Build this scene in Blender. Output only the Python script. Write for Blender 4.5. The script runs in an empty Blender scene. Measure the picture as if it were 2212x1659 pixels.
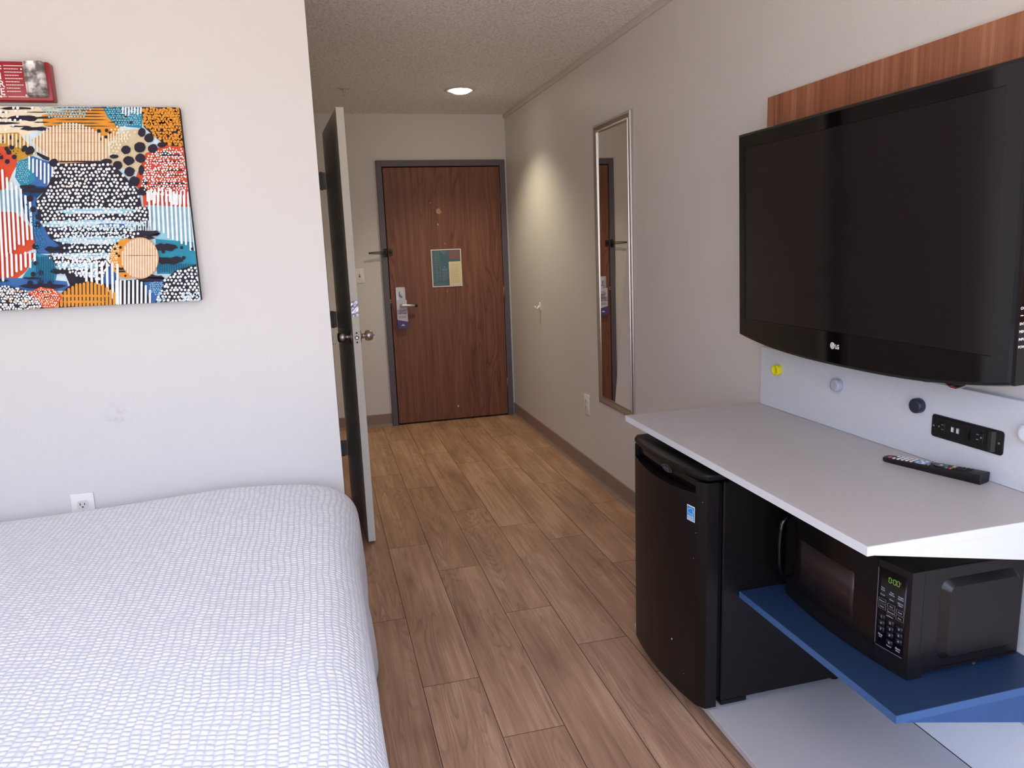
import bpy, bmesh, math, random
from mathutils import Vector, Matrix
random.seed(7)
C = bpy.data.collections.new('room'); bpy.context.scene.collection.children.link(C)
PI = math.pi

# ------------------------------------------------------------------ materials
def s2l(c):
    return tuple(((v/255)/12.92 if v/255 <= .04045 else ((v/255+.055)/1.055)**2.4) for v in c)
class NT:
    """small helper round a node tree"""
    def __init__(s, name):
        s.m = bpy.data.materials.new(name); s.m.use_nodes = True
        s.t = s.m.node_tree; s.b = s.t.nodes['Principled BSDF']
    def n(s, typ, **kw):
        x = s.t.nodes.new(typ)
        for k, v in kw.items():
            if k in x.inputs: x.inputs[k].default_value = v
            else: setattr(x, k, v)
        return x
    def l(s, a, b): s.t.links.new(a, b)
    def math(s, op, a, b=None, c=None):
        x = s.t.nodes.new('ShaderNodeMath'); x.operation = op
        for i, v in enumerate((a, b, c)):
            if v is None: continue
            if isinstance(v, (int, float)): x.inputs[i].default_value = v
            else: s.l(v, x.inputs[i])
        return x.outputs[0]
    def mix(s, f, a, b, mode='MIX'):
        x = s.t.nodes.new('ShaderNodeMix'); x.data_type = 'RGBA'; x.blend_type = mode
        for i, v in ((0, f), (6, a), (7, b)):
            if isinstance(v, (int, float)): x.inputs[i].default_value = v
            elif isinstance(v, tuple): x.inputs[i].default_value = (*v[:3], 1)
            else: s.l(v, x.inputs[i])
        return x.outputs[2]
    def ramp(s, f, stops):
        x = s.t.nodes.new('ShaderNodeValToRGB'); e = x.color_ramp.elements
        while len(e) < len(stops): e.new(.5)
        for i, (p, c) in enumerate(stops):
            e[i].position = p; e[i].color = (*c[:3], 1) if isinstance(c, tuple) else (c, c, c, 1)
        s.l(f, x.inputs[0]); return x.outputs[0]
    def obj(s, scale=(1, 1, 1)):
        tc = s.t.nodes.new('ShaderNodeTexCoord'); mp = s.t.nodes.new('ShaderNodeMapping')
        s.l(tc.outputs['Object'], mp.inputs[0]); mp.inputs['Scale'].default_value = scale; return mp.outputs[0]
    def uv(s):
        return s.t.nodes.new('ShaderNodeTexCoord').outputs['UV']
    def mapv(s, v, scale):
        mp = s.t.nodes.new('ShaderNodeMapping'); s.l(v, mp.inputs[0]); mp.inputs['Scale'].default_value = scale; return mp.outputs[0]
    def noise(s, v, scale=5, detail=2, rough=.5, dist=0):
        x = s.n('ShaderNodeTexNoise', Scale=scale, Detail=detail, Roughness=rough, Distortion=dist)
        s.l(v, x.inputs['Vector']); return x.outputs['Fac']
    def bump(s, h, strength=.2, dist=.002):
        x = s.n('ShaderNodeBump', Strength=strength, Distance=dist); s.l(h, x.inputs['Height'])
        s.l(x.outputs[0], s.b.inputs['Normal'])
    def base(s, c):
        if isinstance(c, tuple): s.b.inputs['Base Color'].default_value = (*c[:3], 1)
        else: s.l(c, s.b.inputs['Base Color'])
    def set(s, rough=.5, spec=.5, metal=0., coat=0.):
        s.b.inputs['Roughness'].default_value = rough; s.b.inputs['Specular IOR Level'].default_value = spec
        s.b.inputs['Metallic'].default_value = metal; s.b.inputs['Coat Weight'].default_value = coat
        return s.m
M = {}
def flat(name, c, rough=.5, spec=.5, metal=0., coat=0., speck=.0):
    """plain coloured surface with a faint procedural mottling"""
    t = NT(name); col = s2l(c) if max(c) > 1 else c
    n = t.noise(t.obj(), 60, 2)
    k = .012+speck
    t.base(t.mix(t.ramp(n, [(.3, 0.), (.7, 1.)]), tuple(v*(1-k) for v in col), tuple(min(1, v*(1+k)) for v in col)))
    M[name] = t.set(rough, spec, metal, coat); return M[name]

def wall_mat(name, col, scale=130, strength=.16, stain=None):
    t = NT(name); v = t.obj()
    big = t.noise(v, 1.3, 2)
    t.base(t.mix(t.ramp(big, [(.3, 0.), (.7, 1.)]), tuple(x*.975 for x in col), tuple(x*1.02 for x in col)))
    if stain:      # an old grey smudge
        mp = t.n('ShaderNodeMapping'); t.l(v, mp.inputs[0]); mp.inputs['Location'].default_value = (-stain[0]*9, 0, -stain[1]*13); mp.inputs['Scale'].default_value = (9, 0, 13)
        ln_ = t.n('ShaderNodeVectorMath', operation='LENGTH'); t.l(mp.outputs[0], ln_.inputs[0])
        k = t.math('MULTIPLY', t.ramp(ln_.outputs['Value'], [(.05, .32), (.62, 0.)]), t.ramp(t.noise(v, 34, 3), [(.4, 0.), (.62, 1.)]))
        src = t.b.inputs['Base Color'].links[0].from_socket; t.base(t.mix(k, src, (.34, .30, .33)))
    h = t.math('ADD', t.math('MULTIPLY', t.noise(v, scale, 3, .6), .8), t.math('MULTIPLY', t.noise(v, 22, 2), .35))
    t.bump(h, strength, .004); M[name] = t.set(.42, .35)
wall_mat('wall_paint', (.69, .65, .615)); wall_mat('smudged_paint', (.69, .65, .615), stain=(-.655, .925))
def ceiling_mat():
    t = NT('popcorn_ceiling'); v = t.obj()
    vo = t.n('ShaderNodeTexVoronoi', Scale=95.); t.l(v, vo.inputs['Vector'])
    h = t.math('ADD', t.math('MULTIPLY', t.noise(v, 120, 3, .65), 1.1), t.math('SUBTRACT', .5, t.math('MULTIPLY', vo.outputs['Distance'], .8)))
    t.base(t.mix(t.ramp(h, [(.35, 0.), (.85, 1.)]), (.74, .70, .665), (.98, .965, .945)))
    t.bump(h, .55, .010); M['popcorn_ceiling'] = t.set(.85, .2)
ceiling_mat()

def floor_mat():
    t = NT('vinyl_plank'); uv = t.uv()
    at = t.t.nodes.new('ShaderNodeAttribute'); at.attribute_name = 'tone'; rnd = at.outputs['Fac']
    a = t.mapv(uv, (.85, 9.5, 1)); big = t.noise(a, 1.0, 2, .45, .2)
    cath = t.math('FRACT', t.math('MULTIPLY', big, 22.))
    cath = t.ramp(cath, [(0., .25), (.12, .9), (.55, 1.), (.9, .55), (1., .25)])
    fib = t.noise(t.mapv(uv, (4, 260, 1)), 1.0, 3, .65)
    mid = t.noise(t.mapv(uv, (1.3, 42, 1)), 1.0, 4, .65, .2)
    blot = t.noise(t.mapv(uv, (1.7, 6.5, 1)), 1.0, 3, .55)
    wide = t.noise(t.mapv(uv, (.9, 5.0, 7)), 1.3, 1)
    f = t.math('ADD', t.math('MULTIPLY', blot, .75), t.math('MULTIPLY', mid, .62))
    f = t.math('ADD', f, t.math('MULTIPLY', fib, .34))
    f = t.math('ADD', f, t.math('MULTIPLY', t.math('SUBTRACT', rnd, .5), .10))
    col = t.ramp(f, [(.58, s2l((136, 103, 80))), (.74, s2l((168, 129, 101))), (.90, s2l((186, 145, 115))), (1.1, s2l((202, 162, 132)))])
    k = t.ramp(wide, [(.42, .10), (.62, .62)])
    col = t.mix(t.math('MULTIPLY', t.math('SUBTRACT', 1., cath), k), col, s2l((104, 77, 63)))
    # sparse knots
    vo = t.n('ShaderNodeTexVoronoi', Scale=1.0); t.l(t.mapv(uv, (1.35, 5.2, 1)), vo.inputs['Vector'])
    kn = t.ramp(vo.outputs['Distance'], [(.02, 1.), (.09, .45), (.22, 0.)])
    col = t.mix(t.math('MULTIPLY', kn, .6), col, s2l((92, 66, 54)))
    t.base(col); t.bump(t.math('ADD', fib, t.math('MULTIPLY', cath, .4)), .12, .001)
    M['vinyl_plank'] = t.set(.47, .3)
floor_mat()

def door_wood():
    t = NT('door_veneer'); v = t.obj((6.2, 1, .62))
    big = t.noise(v, 1.0, 2, .5, .15)
    c = t.math('FRACT', t.math('MULTIPLY', big, 15.))
    line = t.ramp(c, [(0., 1.), (.16, .2), (.6, 0.), (.9, .3), (1., 1.)])
    fine = t.noise(t.obj((190, 1, 4)), 1.0, 3, .6); mid = t.noise(t.obj((34, 1, 1.2)), 1.0, 3, .55)
    wide = t.ramp(t.noise(t.obj((4.5, 1, .5)), 1., 1), [(.4, .12), (.58, .68)])
    f = t.math('ADD', t.math('MULTIPLY', fine, .45), t.math('MULTIPLY', mid, .6))
    col = t.ramp(f, [(.36, s2l((104, 66, 50))), (.52, s2l((126, 81, 62))), (.7, s2l((143, 95, 73)))])
    col = t.mix(t.math('MULTIPLY', line, wide), col, s2l((84, 42, 28)))
    t.base(col); M['door_veneer'] = t.set(.45, .3)
door_wood()
def panel_wood():
    t = NT('zebra_laminate'); v = t.obj((1, 70, 1.1))
    a = t.noise(v, 1.0, 3, .6, .1); b = t.noise(t.obj((1, 13, .5)), 1.0, 2, .5); f2 = t.noise(t.obj((1, 260, 3)), 1., 2)
    f = t.math('ADD', t.math('ADD', t.math('MULTIPLY', a, .55), t.math('MULTIPLY', b, .45)), t.math('MULTIPLY', t.math('SUBTRACT', f2, .5), .25))
    t.base(t.ramp(f, [(.30, s2l((122, 70, 50))), (.45, s2l((150, 92, 66))), (.56, s2l((166, 106, 78))), (.70, s2l((186, 130, 98)))]))
    M['zebra_laminate'] = t.set(.4, .35)
panel_wood()
def spread_mat():
    """seersucker: columns of small puffs"""
    t = NT('seersucker'); uv = t.uv()
    w = t.noise(uv, 7, 2); w2 = t.noise(uv, 38, 2)
    sp = t.t.nodes.new('ShaderNodeSeparateXYZ'); t.l(uv, sp.inputs[0])
    u = t.math('ADD', t.math('MULTIPLY', sp.outputs[0], 1/.0158), t.math('MULTIPLY', w, 1.4))
    iu = t.math('FLOOR', u); fu = t.math('FRACT', u)
    wn = t.n('ShaderNodeTexWhiteNoise', noise_dimensions='1D'); t.l(iu, wn.inputs['W'])
    v = t.math('ADD', t.math('MULTIPLY', sp.outputs[1], 1/.0128), t.math('ADD', t.math('MULTIPLY', wn.outputs[0], .9), t.math('MULTIPLY', w2, .9)))
    v = t.math('ADD', v, t.math('MULTIPLY', fu, .25))
    iv = t.math('FLOOR', v); fv = t.math('FRACT', v)
    cv = t.t.nodes.new('ShaderNodeCombineXYZ'); t.l(iu, cv.inputs[0]); t.l(iv, cv.inputs[1])
    wn2 = t.n('ShaderNodeTexWhiteNoise', noise_dimensions='2D'); t.l(cv.outputs[0], wn2.inputs['Vector'])
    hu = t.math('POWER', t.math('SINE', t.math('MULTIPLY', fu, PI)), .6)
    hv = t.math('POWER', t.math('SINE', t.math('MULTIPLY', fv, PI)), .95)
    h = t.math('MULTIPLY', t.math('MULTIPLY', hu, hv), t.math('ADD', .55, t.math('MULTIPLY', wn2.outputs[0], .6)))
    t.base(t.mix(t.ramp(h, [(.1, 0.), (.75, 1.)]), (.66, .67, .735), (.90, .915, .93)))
    t.bump(h, .42, .0045); M['seersucker'] = t.set(.8, .15)
    t.b.inputs['Sheen Weight'].default_value = .1
spread_mat()

flat('baseboard_vinyl', (146, 124, 112), .5, .35)
flat('door_frame_paint', (98, 90, 97), .45, .4)
flat('white_door_paint', (228, 222, 208), .4, .4)
flat('trim_paint', (206, 198, 190), .5, .3)
flat('dark_gap', (18, 15, 17), .9, .1)
flat('floor_gap', (66, 48, 40), .8, .1)
flat('brushed_nickel', (190, 182, 176), .32, .5, 1.)
flat('satin_steel', (196, 194, 200), .38, .5, .6)
flat('brass', (126, 100, 84), .45, .5, .3)
flat('hinge_grey', (176, 164, 160), .5, .4, 0)
flat('bronze', (42, 33, 34), .4, .5, .3)
flat('black_plastic', (14, 10, 12), .45, .4)
flat('black_gloss', (9, 7, 9), .06, .5, 0, .0)
flat('black_paint', (22, 17, 18), .38, .45, speck=.05)
flat('fridge_black', (16, 10, 10), .4, .35, speck=.06)
flat('recess_black', (20, 14, 14), .16, .5)
flat('screen', (24, 18, 22), .12, .5)
flat('tv_side', (30, 27, 33), .42, .4)
flat('micro_black', (15, 10, 10), .25, .4)
flat('micro_side', (22, 17, 18), .28, .45)
flat('micro_window', (48, 35, 31), .25, .4)
flat('white_plastic', (232, 226, 220), .35, .5)
flat('ivory_plastic', (220, 212, 204), .4, .5)
flat('slot_dark', (40, 34, 36), .6, .3)
flat('grey_laminate', (190, 183, 181), .38, .4)
flat('white_edge', (226, 226, 228), .35, .4)
flat('pale_panel', (212, 214, 220), .42, .35)
flat('blue_laminate', (37, 56, 84), .42, .35)
flat('blue_edge', (62, 97, 142), .38, .4); flat('blue_side', (50, 84, 130), .4, .4)
flat('yellow_knob', (238, 226, 20), .4, .5)
flat('grey_knob', (178, 180, 198), .4, .5)
flat('navy_knob', (40, 42, 66), .35, .5)
flat('white_knob', (222, 226, 232), .4, .5)
flat('red_plastic', (158, 16, 28), .35, .5)
flat('dark_red', (120, 18, 30), .4, .5)
flat('print_white', (235, 226, 222), .6, .3)
flat('print_grey', (150, 146, 154), .6, .3)
flat('print_dim', (120, 112, 120), .6, .3)
flat('foil', (186, 182, 196), .28, .5, .85, speck=.12)
flat('canvas_side', (40, 34, 46), .7, .2)
flat('plan_teal', (62, 100, 112), .3, .5)
flat('plan_cream', (226, 212, 170), .4, .4)
flat('plan_brown', (122, 88, 76), .25, .5); flat('notice_ink', (186, 168, 130), .6, .3)
flat('hanger_white', (206, 200, 214), .5, .3)
flat('hanger_purple', (84, 74, 136), .5, .3)
flat('hanger_ink', (96, 88, 128), .6, .3)
flat('scuff', (190, 152, 116), .7, .2)
flat('scuff_pale', (214, 186, 166), .7, .2)
flat('sticker_blue', (28, 152, 226), .4, .4)
flat('red_button', (214, 66, 84), .5, .4)
flat('green_button', (46, 150, 96), .5, .4)
flat('yellow_button', (236, 214, 90), .5, .4)
flat('remote_blue', (126, 168, 206), .45, .4)
flat('mattress_cloth', (214, 214, 216), .8, .2)
flat('window_frame', (222, 222, 222), .5, .3)
t = NT('silvering'); t.base((.80, .79, .77)); M['mirror'] = t.set(.015, .5, 1.)
t = NT('mirror_frame'); t.base(t.mix(t.noise(t.obj((40, 40, 2)), 8, 2), (.50, .46, .43), (.60, .57, .545))); M['mirror_frame'] = t.set(.3, .5, 1.)
def emit(name, c, e, base=(.02, .02, .02)):
    t = NT(name); t.base(base); t.b.inputs['Emission Color'].default_value = (*c, 1); t.b.inputs['Emission Strength'].default_value = e
    M[name] = t.set(.4); 
emit('lamp_glow', (1., .93, .74), 22.)
emit('display_green', (.25, .62, .06), .42)
t = NT('strobe_lens'); t.base((.86, .80, .80)); t.b.inputs['Transmission Weight'].default_value = .96; M['strobe_lens'] = t.set(.03, .5)
t = NT('strobe_reflector'); v = t.obj((1, 1, 1)); t.base(t.ramp(t.noise(v, 55, 3), [(.38, (.10, .08, .07)), (.5, (.42, .38, .33)), (.62, (.9, .88, .85))])); M['strobe_reflector'] = t.set(.2, .5, .5)

# ------------------------------------------------------------------ geometry helpers
def V(*a): return Vector(a)
def box(bm, x0, x1, y0, y1, z0, z1, mi=0, bev=0., seg=2):
    vs = [bm.verts.new((x, y, z)) for z in (z0, z1) for y in (y0, y1) for x in (x0, x1)]
    fs = [bm.faces.new([vs[i] for i in q]) for q in ((0, 2, 3, 1), (4, 5, 7, 6), (0, 1, 5, 4), (2, 6, 7, 3), (0, 4, 6, 2), (1, 3, 7, 5))]
    for f in fs: f.material_index = mi
    if bev > 0:
        es = list({e for f in fs for e in f.edges})
        r = bmesh.ops.bevel(bm, geom=es, offset=bev, segments=seg, profile=.5, affect='EDGES')
        for f in r['faces']: f.material_index = mi
    return vs
def bxm(*a, **k):
    bm = bmesh.new(); box(bm, *a, **k); return bm
def prism(bm, pts, axis, a, b, mi=0, bev=0., seg=2):
    """pts: 2D polygon in the two other axes (cyclic order of x,y,z without axis)"""
    def P(p, t):
        return {'x': (t, p[0], p[1]), 'y': (p[0], t, p[1]), 'z': (p[0], p[1], t)}[axis]
    v0 = [bm.verts.new(P(p, a)) for p in pts]; v1 = [bm.verts.new(P(p, b)) for p in pts]
    n = len(pts); fs = [bm.faces.new(v0), bm.faces.new(v1)]
    for i in range(n): fs.append(bm.faces.new((v0[i], v0[(i+1) % n], v1[(i+1) % n], v1[i])))
    for f in fs: f.material_index = mi
    bmesh.ops.recalc_face_normals(bm, faces=fs)
    if bev > 0:
        es = list({e for f in fs[:2] for e in f.edges})
        r = bmesh.ops.bevel(bm, geom=es, offset=bev, segments=seg, profile=.5, affect='EDGES')
        for f in r['faces']: f.material_index = mi
def cyl(bm, p, q, r0, r1=None, n=24, mi=0, caps=True):
    p, q = Vector(p), Vector(q); r1 = r0 if r1 is None else r1
    d = (q-p).normalized(); a = d.orthogonal().normalized(); b = d.cross(a)
    A = [bm.verts.new(p+(a*math.cos(t)+b*math.sin(t))*r0) for t in [2*PI*i/n for i in range(n)]]
    B = [bm.verts.new(q+(a*math.cos(t)+b*math.sin(t))*r1) for t in [2*PI*i/n for i in range(n)]]
    fs = [bm.faces.new((A[i], A[(i+1) % n], B[(i+1) % n], B[i])) for i in range(n)]
    for f in fs: f.smooth = True
    if caps: fs += [bm.faces.new(A[::-1]), bm.faces.new(B)]
    for f in fs: f.material_index = mi
def lathe(bm, p, d, prof, n=32, mi=0):
    """prof: list of (distance along d, radius)"""
    p = Vector(p); d = Vector(d).normalized(); a = d.orthogonal().normalized(); b = d.cross(a); rings = []
    for (h, r) in prof:
        if r < 1e-6: rings.append([bm.verts.new(p+d*h)])
        else: rings.append([bm.verts.new(p+d*h+(a*math.cos(2*PI*i/n)+b*math.sin(2*PI*i/n))*r) for i in range(n)])
    for A, B in zip(rings, rings[1:]):
        for i in range(n):
            j = (i+1) % n
            q = [A[0], B[j], B[i]] if len(A) == 1 else ([A[i], A[j], B[0]] if len(B) == 1 else [A[i], A[j], B[j], B[i]])
            f = bm.faces.new(q); f.smooth = True; f.material_index = mi
def tube(bm, pts, r, n=10, mi=0):
    pts = [Vector(p) for p in pts]; rings = []; up = None
    for i, p in enumerate(pts):
        d = (pts[min(i+1, len(pts)-1)]-pts[max(i-1, 0)]).normalized()
        if up is None: up = d.orthogonal().normalized()
        up = (up-d*up.dot(d)).normalized(); s = d.cross(up)
        rr = r[i] if isinstance(r, (list, tuple)) else r
        rings.append([bm.verts.new(p+(up*math.cos(2*PI*k/n)+s*math.sin(2*PI*k/n))*rr) for k in range(n)])
    for A, B in zip(rings, rings[1:]):
        for k in range(n):
            f = bm.faces.new((A[k], A[(k+1) % n], B[(k+1) % n], B[k])); f.smooth = True; f.material_index = mi
    for R in (rings[0][::-1], rings[-1]):
        f = bm.faces.new(R); f.material_index = mi
def rrect(x0, x1, y0, y1, r, n=6):
    o = []
    for cx, cy, a0 in ((x1-r, y1-r, 0), (x0+r, y1-r, PI/2), (x0+r, y0+r, PI), (x1-r, y0+r, 1.5*PI)):
        for i in range(n+1): a = a0+PI/2*i/n; o.append((cx+r*math.cos(a), cy+r*math.sin(a)))
    return o
def text(bm, s, size, org, ux, uy, mi=0, off=0., align='LEFT', th=0., xs=1.):
    """flat lettering laid on a plane: origin, unit right, unit up"""
    cu = bpy.data.curves.new('lettering', 'FONT'); cu.body = s; cu.size = size; cu.align_x = align; cu.resolution_u = 3; cu.offset = off; cu.extrude = th
    o = bpy.data.objects.new('lettering', cu); C.objects.link(o); bpy.context.view_layer.update()
    me = o.to_mesh(); org, ux, uy = Vector(org), Vector(ux), Vector(uy); uz = ux.cross(uy)
    vs = [bm.verts.new(org+ux*v.co.x*xs+uy*v.co.y+uz*v.co.z) for v in me.vertices]
    for p in me.polygons:
        try: f = bm.faces.new([vs[i] for i in p.vertices]); f.material_index = mi
        except ValueError: pass
    o.to_mesh_clear(); bpy.data.objects.remove(o); bpy.data.curves.remove(cu)
def quad(bm, a, b, c, d, mi=0):
    f = bm.faces.new([bm.verts.new(p) for p in (a, b, c, d)]); f.material_index = mi; return f

BASE = {}
def root_base(o):
    while o is not None:
        if o.name in BASE: return BASE[o.name]
        o = o.parent
    return Vector((0, 0, 0))
def obj(name, bm, mats, parent=None, base=None, smooth=False):
    """ONE mesh object; geometry is given in world space"""
    me = bpy.data.meshes.new(name)
    if parent is None: b = Vector(base or (0, 0, 0))
    else: b = root_base(parent)
    bmesh.ops.recalc_face_normals(bm, faces=bm.faces[:]) if name not in NOFLIP else None
    for v in bm.verts: v.co -= b
    bm.to_mesh(me); bm.free()
    for m in (mats if isinstance(mats, (list, tuple)) else [mats]): me.materials.append(M[m])
    if smooth:
        for p in me.polygons: p.use_smooth = True
    o = bpy.data.objects.new(name, me); C.objects.link(o)
    if parent is None: o.location = b; BASE[o.name] = b
    else: o.parent = parent
    return o
NOFLIP = set()
def tag(o, label, cat, group=None):
    o['label'] = label; o['category'] = cat
    if group: o['group'] = group
    return o
def thing(name, label, cat, base, group=None):
    o = bpy.data.objects.new(name, None); C.objects.link(o); o.location = base; o.empty_display_size = .05
    BASE[o.name] = Vector(base); return tag(o, label, cat, group)
def struct(name, bm, mats, base=None):
    o = obj(name, bm, mats, None, base); o['kind'] = 'structure'; return o
def structe(name, base):
    o = bpy.data.objects.new(name, None); C.objects.link(o); o.location = base; o.empty_display_size = .05
    BASE[o.name] = Vector(base); o['kind'] = 'structure'; return o
def autosmooth(o, ang=35):
    me = o.data
    for p in me.polygons: p.use_smooth = True
    bm = bmesh.new(); bm.from_mesh(me)
    for e in bm.edges:
        if len(e.link_faces) == 2 and e.calc_face_angle(0) > math.radians(ang): e.smooth = False
    bm.to_mesh(me); bm.free(); return o

# ------------------------------------------------------------------ room measures (metres; camera stands over x = y = 0)
XR, YB, ZC = 1.545, 5.984, 2.44          # right wall, entry wall, ceiling
XH, YL = .033, 2.60                      # bathroom wall of the passage, picture wall
X0, Y0 = -2.75, -.60                    # headboard wall and window wall behind the camera

# floor: vinyl planks laid along the passage
def build_floor():
    bm = bmesh.new(); uvl = bm.loops.layers.uv.new('UVMap'); tone = bm.faces.layers.float.new('tone')
    w, L, g = .19, 1.195, .0011
    joints = {0: 3.42, 1: 3.095, 2: 3.82, 3: 3.51, 4: 3.268, 5: 2.915, 6: 3.67, -1: 2.71}
    r = random.Random(5)
    k0 = math.floor((X0-.228)/w); k1 = math.ceil((XR-.228)/w)
    for k in range(k0, k1):
        xa, xb = max(X0, .228+k*w), min(XR, .228+(k+1)*w); j = joints.get(k, r.random()*L)
        y = j-L*8
        while y < YB+.12:
            ya, yb = max(Y0, y), min(YB+.12, y+L)
            if yb > ya+.01:
                f = quad(bm, (xa+g, ya+g, 0), (xb-g, ya+g, 0), (xb-g, yb-g, 0), (xa+g, yb-g, 0))
                f[tone] = r.random(); du, dv = r.random()*40, r.random()*40
                for lp in f.loops: lp[uvl].uv = (lp.vert.co.y-y+du, lp.vert.co.x-.228-k*w+dv)
            y += L
    f = quad(bm, (X0-.1, Y0-.1, -.0012), (XR+.1, Y0-.1, -.0012), (XR+.1, YB+.12, -.0012), (X0-.1, YB+.12, -.0012), 1)
    box(bm, X0-.1, XR+.1, Y0-.1, YB+.12, -.06, -.004, 1)
    return struct('floor', bm, ['vinyl_plank', 'floor_gap'])
NOFLIP.add('floor'); build_floor()
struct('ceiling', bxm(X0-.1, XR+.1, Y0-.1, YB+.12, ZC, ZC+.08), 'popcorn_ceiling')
struct('wall_right', bxm(XR, XR+.1, Y0-.1, YB+.12, 0, ZC), 'wall_paint')
bm = bmesh.new(); DX0, DX1, DZ = .543, 1.488, 2.052
box(bm, X0, DX0, YB, YB+.12, 0, ZC); box(bm, DX1, XR, YB, YB+.12, 0, ZC); box(bm, DX0, DX1, YB, YB+.12, DZ, ZC)
struct('wall_back', bm, 'wall_paint')
struct('wall_left', bxm(X0, XH, YL, YL+.12, 0, ZC, bev=0), 'smudged_paint')
BY0, BY1 = 3.50, 4.285                   # bathroom doorway
bm = bmesh.new(); box(bm, XH-.12, XH, YL+.12, BY0, 0, ZC); box(bm, XH-.12, XH, BY1, YB, 0, ZC); box(bm, XH-.12, XH, BY0, BY1, 2.05, ZC)
struct('wall_bathroom', bm, 'wall_paint')
struct('wall_headboard', bxm(X0-.1, X0, Y0-.1, YB+.12, 0, ZC), 'wall_paint')
WX0, WX1, WZ0, WZ1 = -2.2, 1.30, .25, 2.30
bm = bmesh.new(); box(bm, X0, WX0, Y0-.1, Y0, 0, ZC); box(bm, WX1, XR, Y0-.1, Y0, 0, ZC); box(bm, WX0, WX1, Y0-.1, Y0, 0, WZ0); box(bm, WX0, WX1, Y0-.1, Y0, WZ1, ZC)
struct('wall_window', bm, 'wall_paint')
bm = bmesh.new()
for x in (WX0+.025, (WX0+WX1)/2, WX1-.025): box(bm, x-.025, x+.025, Y0-.08, Y0-.03, WZ0+.05, WZ1-.05)
for z in (WZ0+.025, WZ1-.025): box(bm, WX0, WX1, Y0-.08, Y0-.03, z-.025, z+.025)
struct('window_1', bm, 'window_frame')

# skirting, a cove strip; and the raceway strip under the ceiling
def cove(x, y0, y1):      # on the right wall
    bm = bmesh.new()
    prism(bm, [(x-.022, 0), (x-.020, .004), (x-.010, .010), (x-.0065, .022), (x-.006, .100), (x, .102), (x, 0)], 'y', y0, y1); return bm
struct('baseboard_right', cove(XR, -.58, YB), 'baseboard_vinyl')
bm = bmesh.new(); prism(bm, [(YB-.022, 0), (YB-.020, .004), (YB-.010, .010), (YB-.0065, .022), (YB-.006, .100), (YB, .102), (YB, 0)], 'x', XH, .502)
struct('baseboard_back', bm, 'baseboard_vinyl')
bm = bmesh.new(); prism(bm, [(XH, 0), (XH+.006, .004), (XH+.006, .1), (XH, .102)], 'y', 4.36, YB-.023); prism(bm, [(XH, 0), (XH+.006, .004), (XH+.006, .1), (XH, .102)], 'y', YL+.0, 3.42)
struct('baseboard_bathroom', bm, 'baseboard_vinyl')
bm = bmesh.new(); prism(bm, [(XR-.012, ZC), (XR-.014, ZC-.006), (XR-.014, ZC-.026), (XR-.010, ZC-.032), (XR, ZC-.034), (XR, ZC)], 'y', 1.0, YB-.002)
struct('trim_1', bm, 'trim_paint')

# ------------------------------------------------------------------ entry door
d1 = structe('door_1', (1.0, YB, 0)); FY = YB-.024
bm = bmesh.new()
fx0, fx1, fz = .505, 1.527, 2.094
box(bm, fx0, .550, FY, YB+.11, 0, fz, bev=.002, seg=1); box(bm, 1.4835, fx1, FY, YB-.001, 0, fz, bev=.002, seg=1)
box(bm, 1.4835, 1.4875, YB-.002, YB+.11, 0, 2.046)
box(bm, .548, 1.4855, FY, YB-.001, 2.0475, fz, bev=.002, seg=1)
box(bm, .548, 1.4855, YB-.002, YB+.11, 2.0475, 2.0515)
obj('frame', bm, 'door_frame_paint', d1)
bm = bmesh.new(); box(bm, .550, .570, YB+.032, YB+.06, 0, 2.047); box(bm, 1.464, 1.4832, YB+.032, YB+.06, 0, 2.047); box(bm, .570, 1.464, YB+.032, YB+.06, 2.02, 2.047); box(bm, .544, 1.487, YB+.062, YB+.1, 0, 2.05); box(bm, .544, 1.487, YB+.0275, YB+.061, 0, .012)  # frame stops; unseen panel and sill behind the leaf added to block light leaks
obj('stop', bm, 'dark_gap', d1)
LY = YB-.018                                # face of the leaf
leaf = obj('leaf', bxm(.5565, 1.4795, LY, LY+.044, .014, 2.040, bev=.0012, seg=1), 'door_veneer', d1)
leaf['label'] = 'red-brown wood veneer door leaf'
def blob(bm, cx, cz, rx, rz, y, n=14, seed=1, mi=0, th=.0006):
    r = random.Random(seed)
    prism(bm, [(cx+rx*math.cos(2*PI*i/n)*(.75+.4*r.random()), cz+rz*math.sin(2*PI*i/n)*(.75+.4*r.random())) for i in range(n)], 'y', y-th, y, mi)
bm = bmesh.new(); blob(bm, .975, 1.703, .020, .024, LY, seed=3)
for (x, z, r) in ((.963, 1.603, .006), (.969, 1.597, .004), (.912, 1.77, .004), (.993, 1.695, .005)): blob(bm, x, z, r, r*1.4, LY, 8, 2)
obj('scuff', bm, 'scuff', leaf)
bm = bmesh.new()
for (x, z, r) in ((1.013, 1.45, .004), (1.011, 1.07, .004), (1.054, .116, .008)): blob(bm, x, z, r, r, LY, 8, 4)
obj('nail_mark', bm, 'scuff_pale', leaf)
for z in (1.79, 1.027, .263):
    bm = bmesh.new(); cyl(bm, (1.4815, FY-.004, z-.057), (1.4815, FY-.004, z+.057), .0065, n=12); cyl(bm, (1.4815, FY-.004, z-.062), (1.4815, FY-.004, z-.057), .005, n=12); cyl(bm, (1.4815, FY-.004, z+.057), (1.4815, FY-.004, z+.062), .005, n=12)
    obj('hinge', bm, 'brass', d1)
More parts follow.
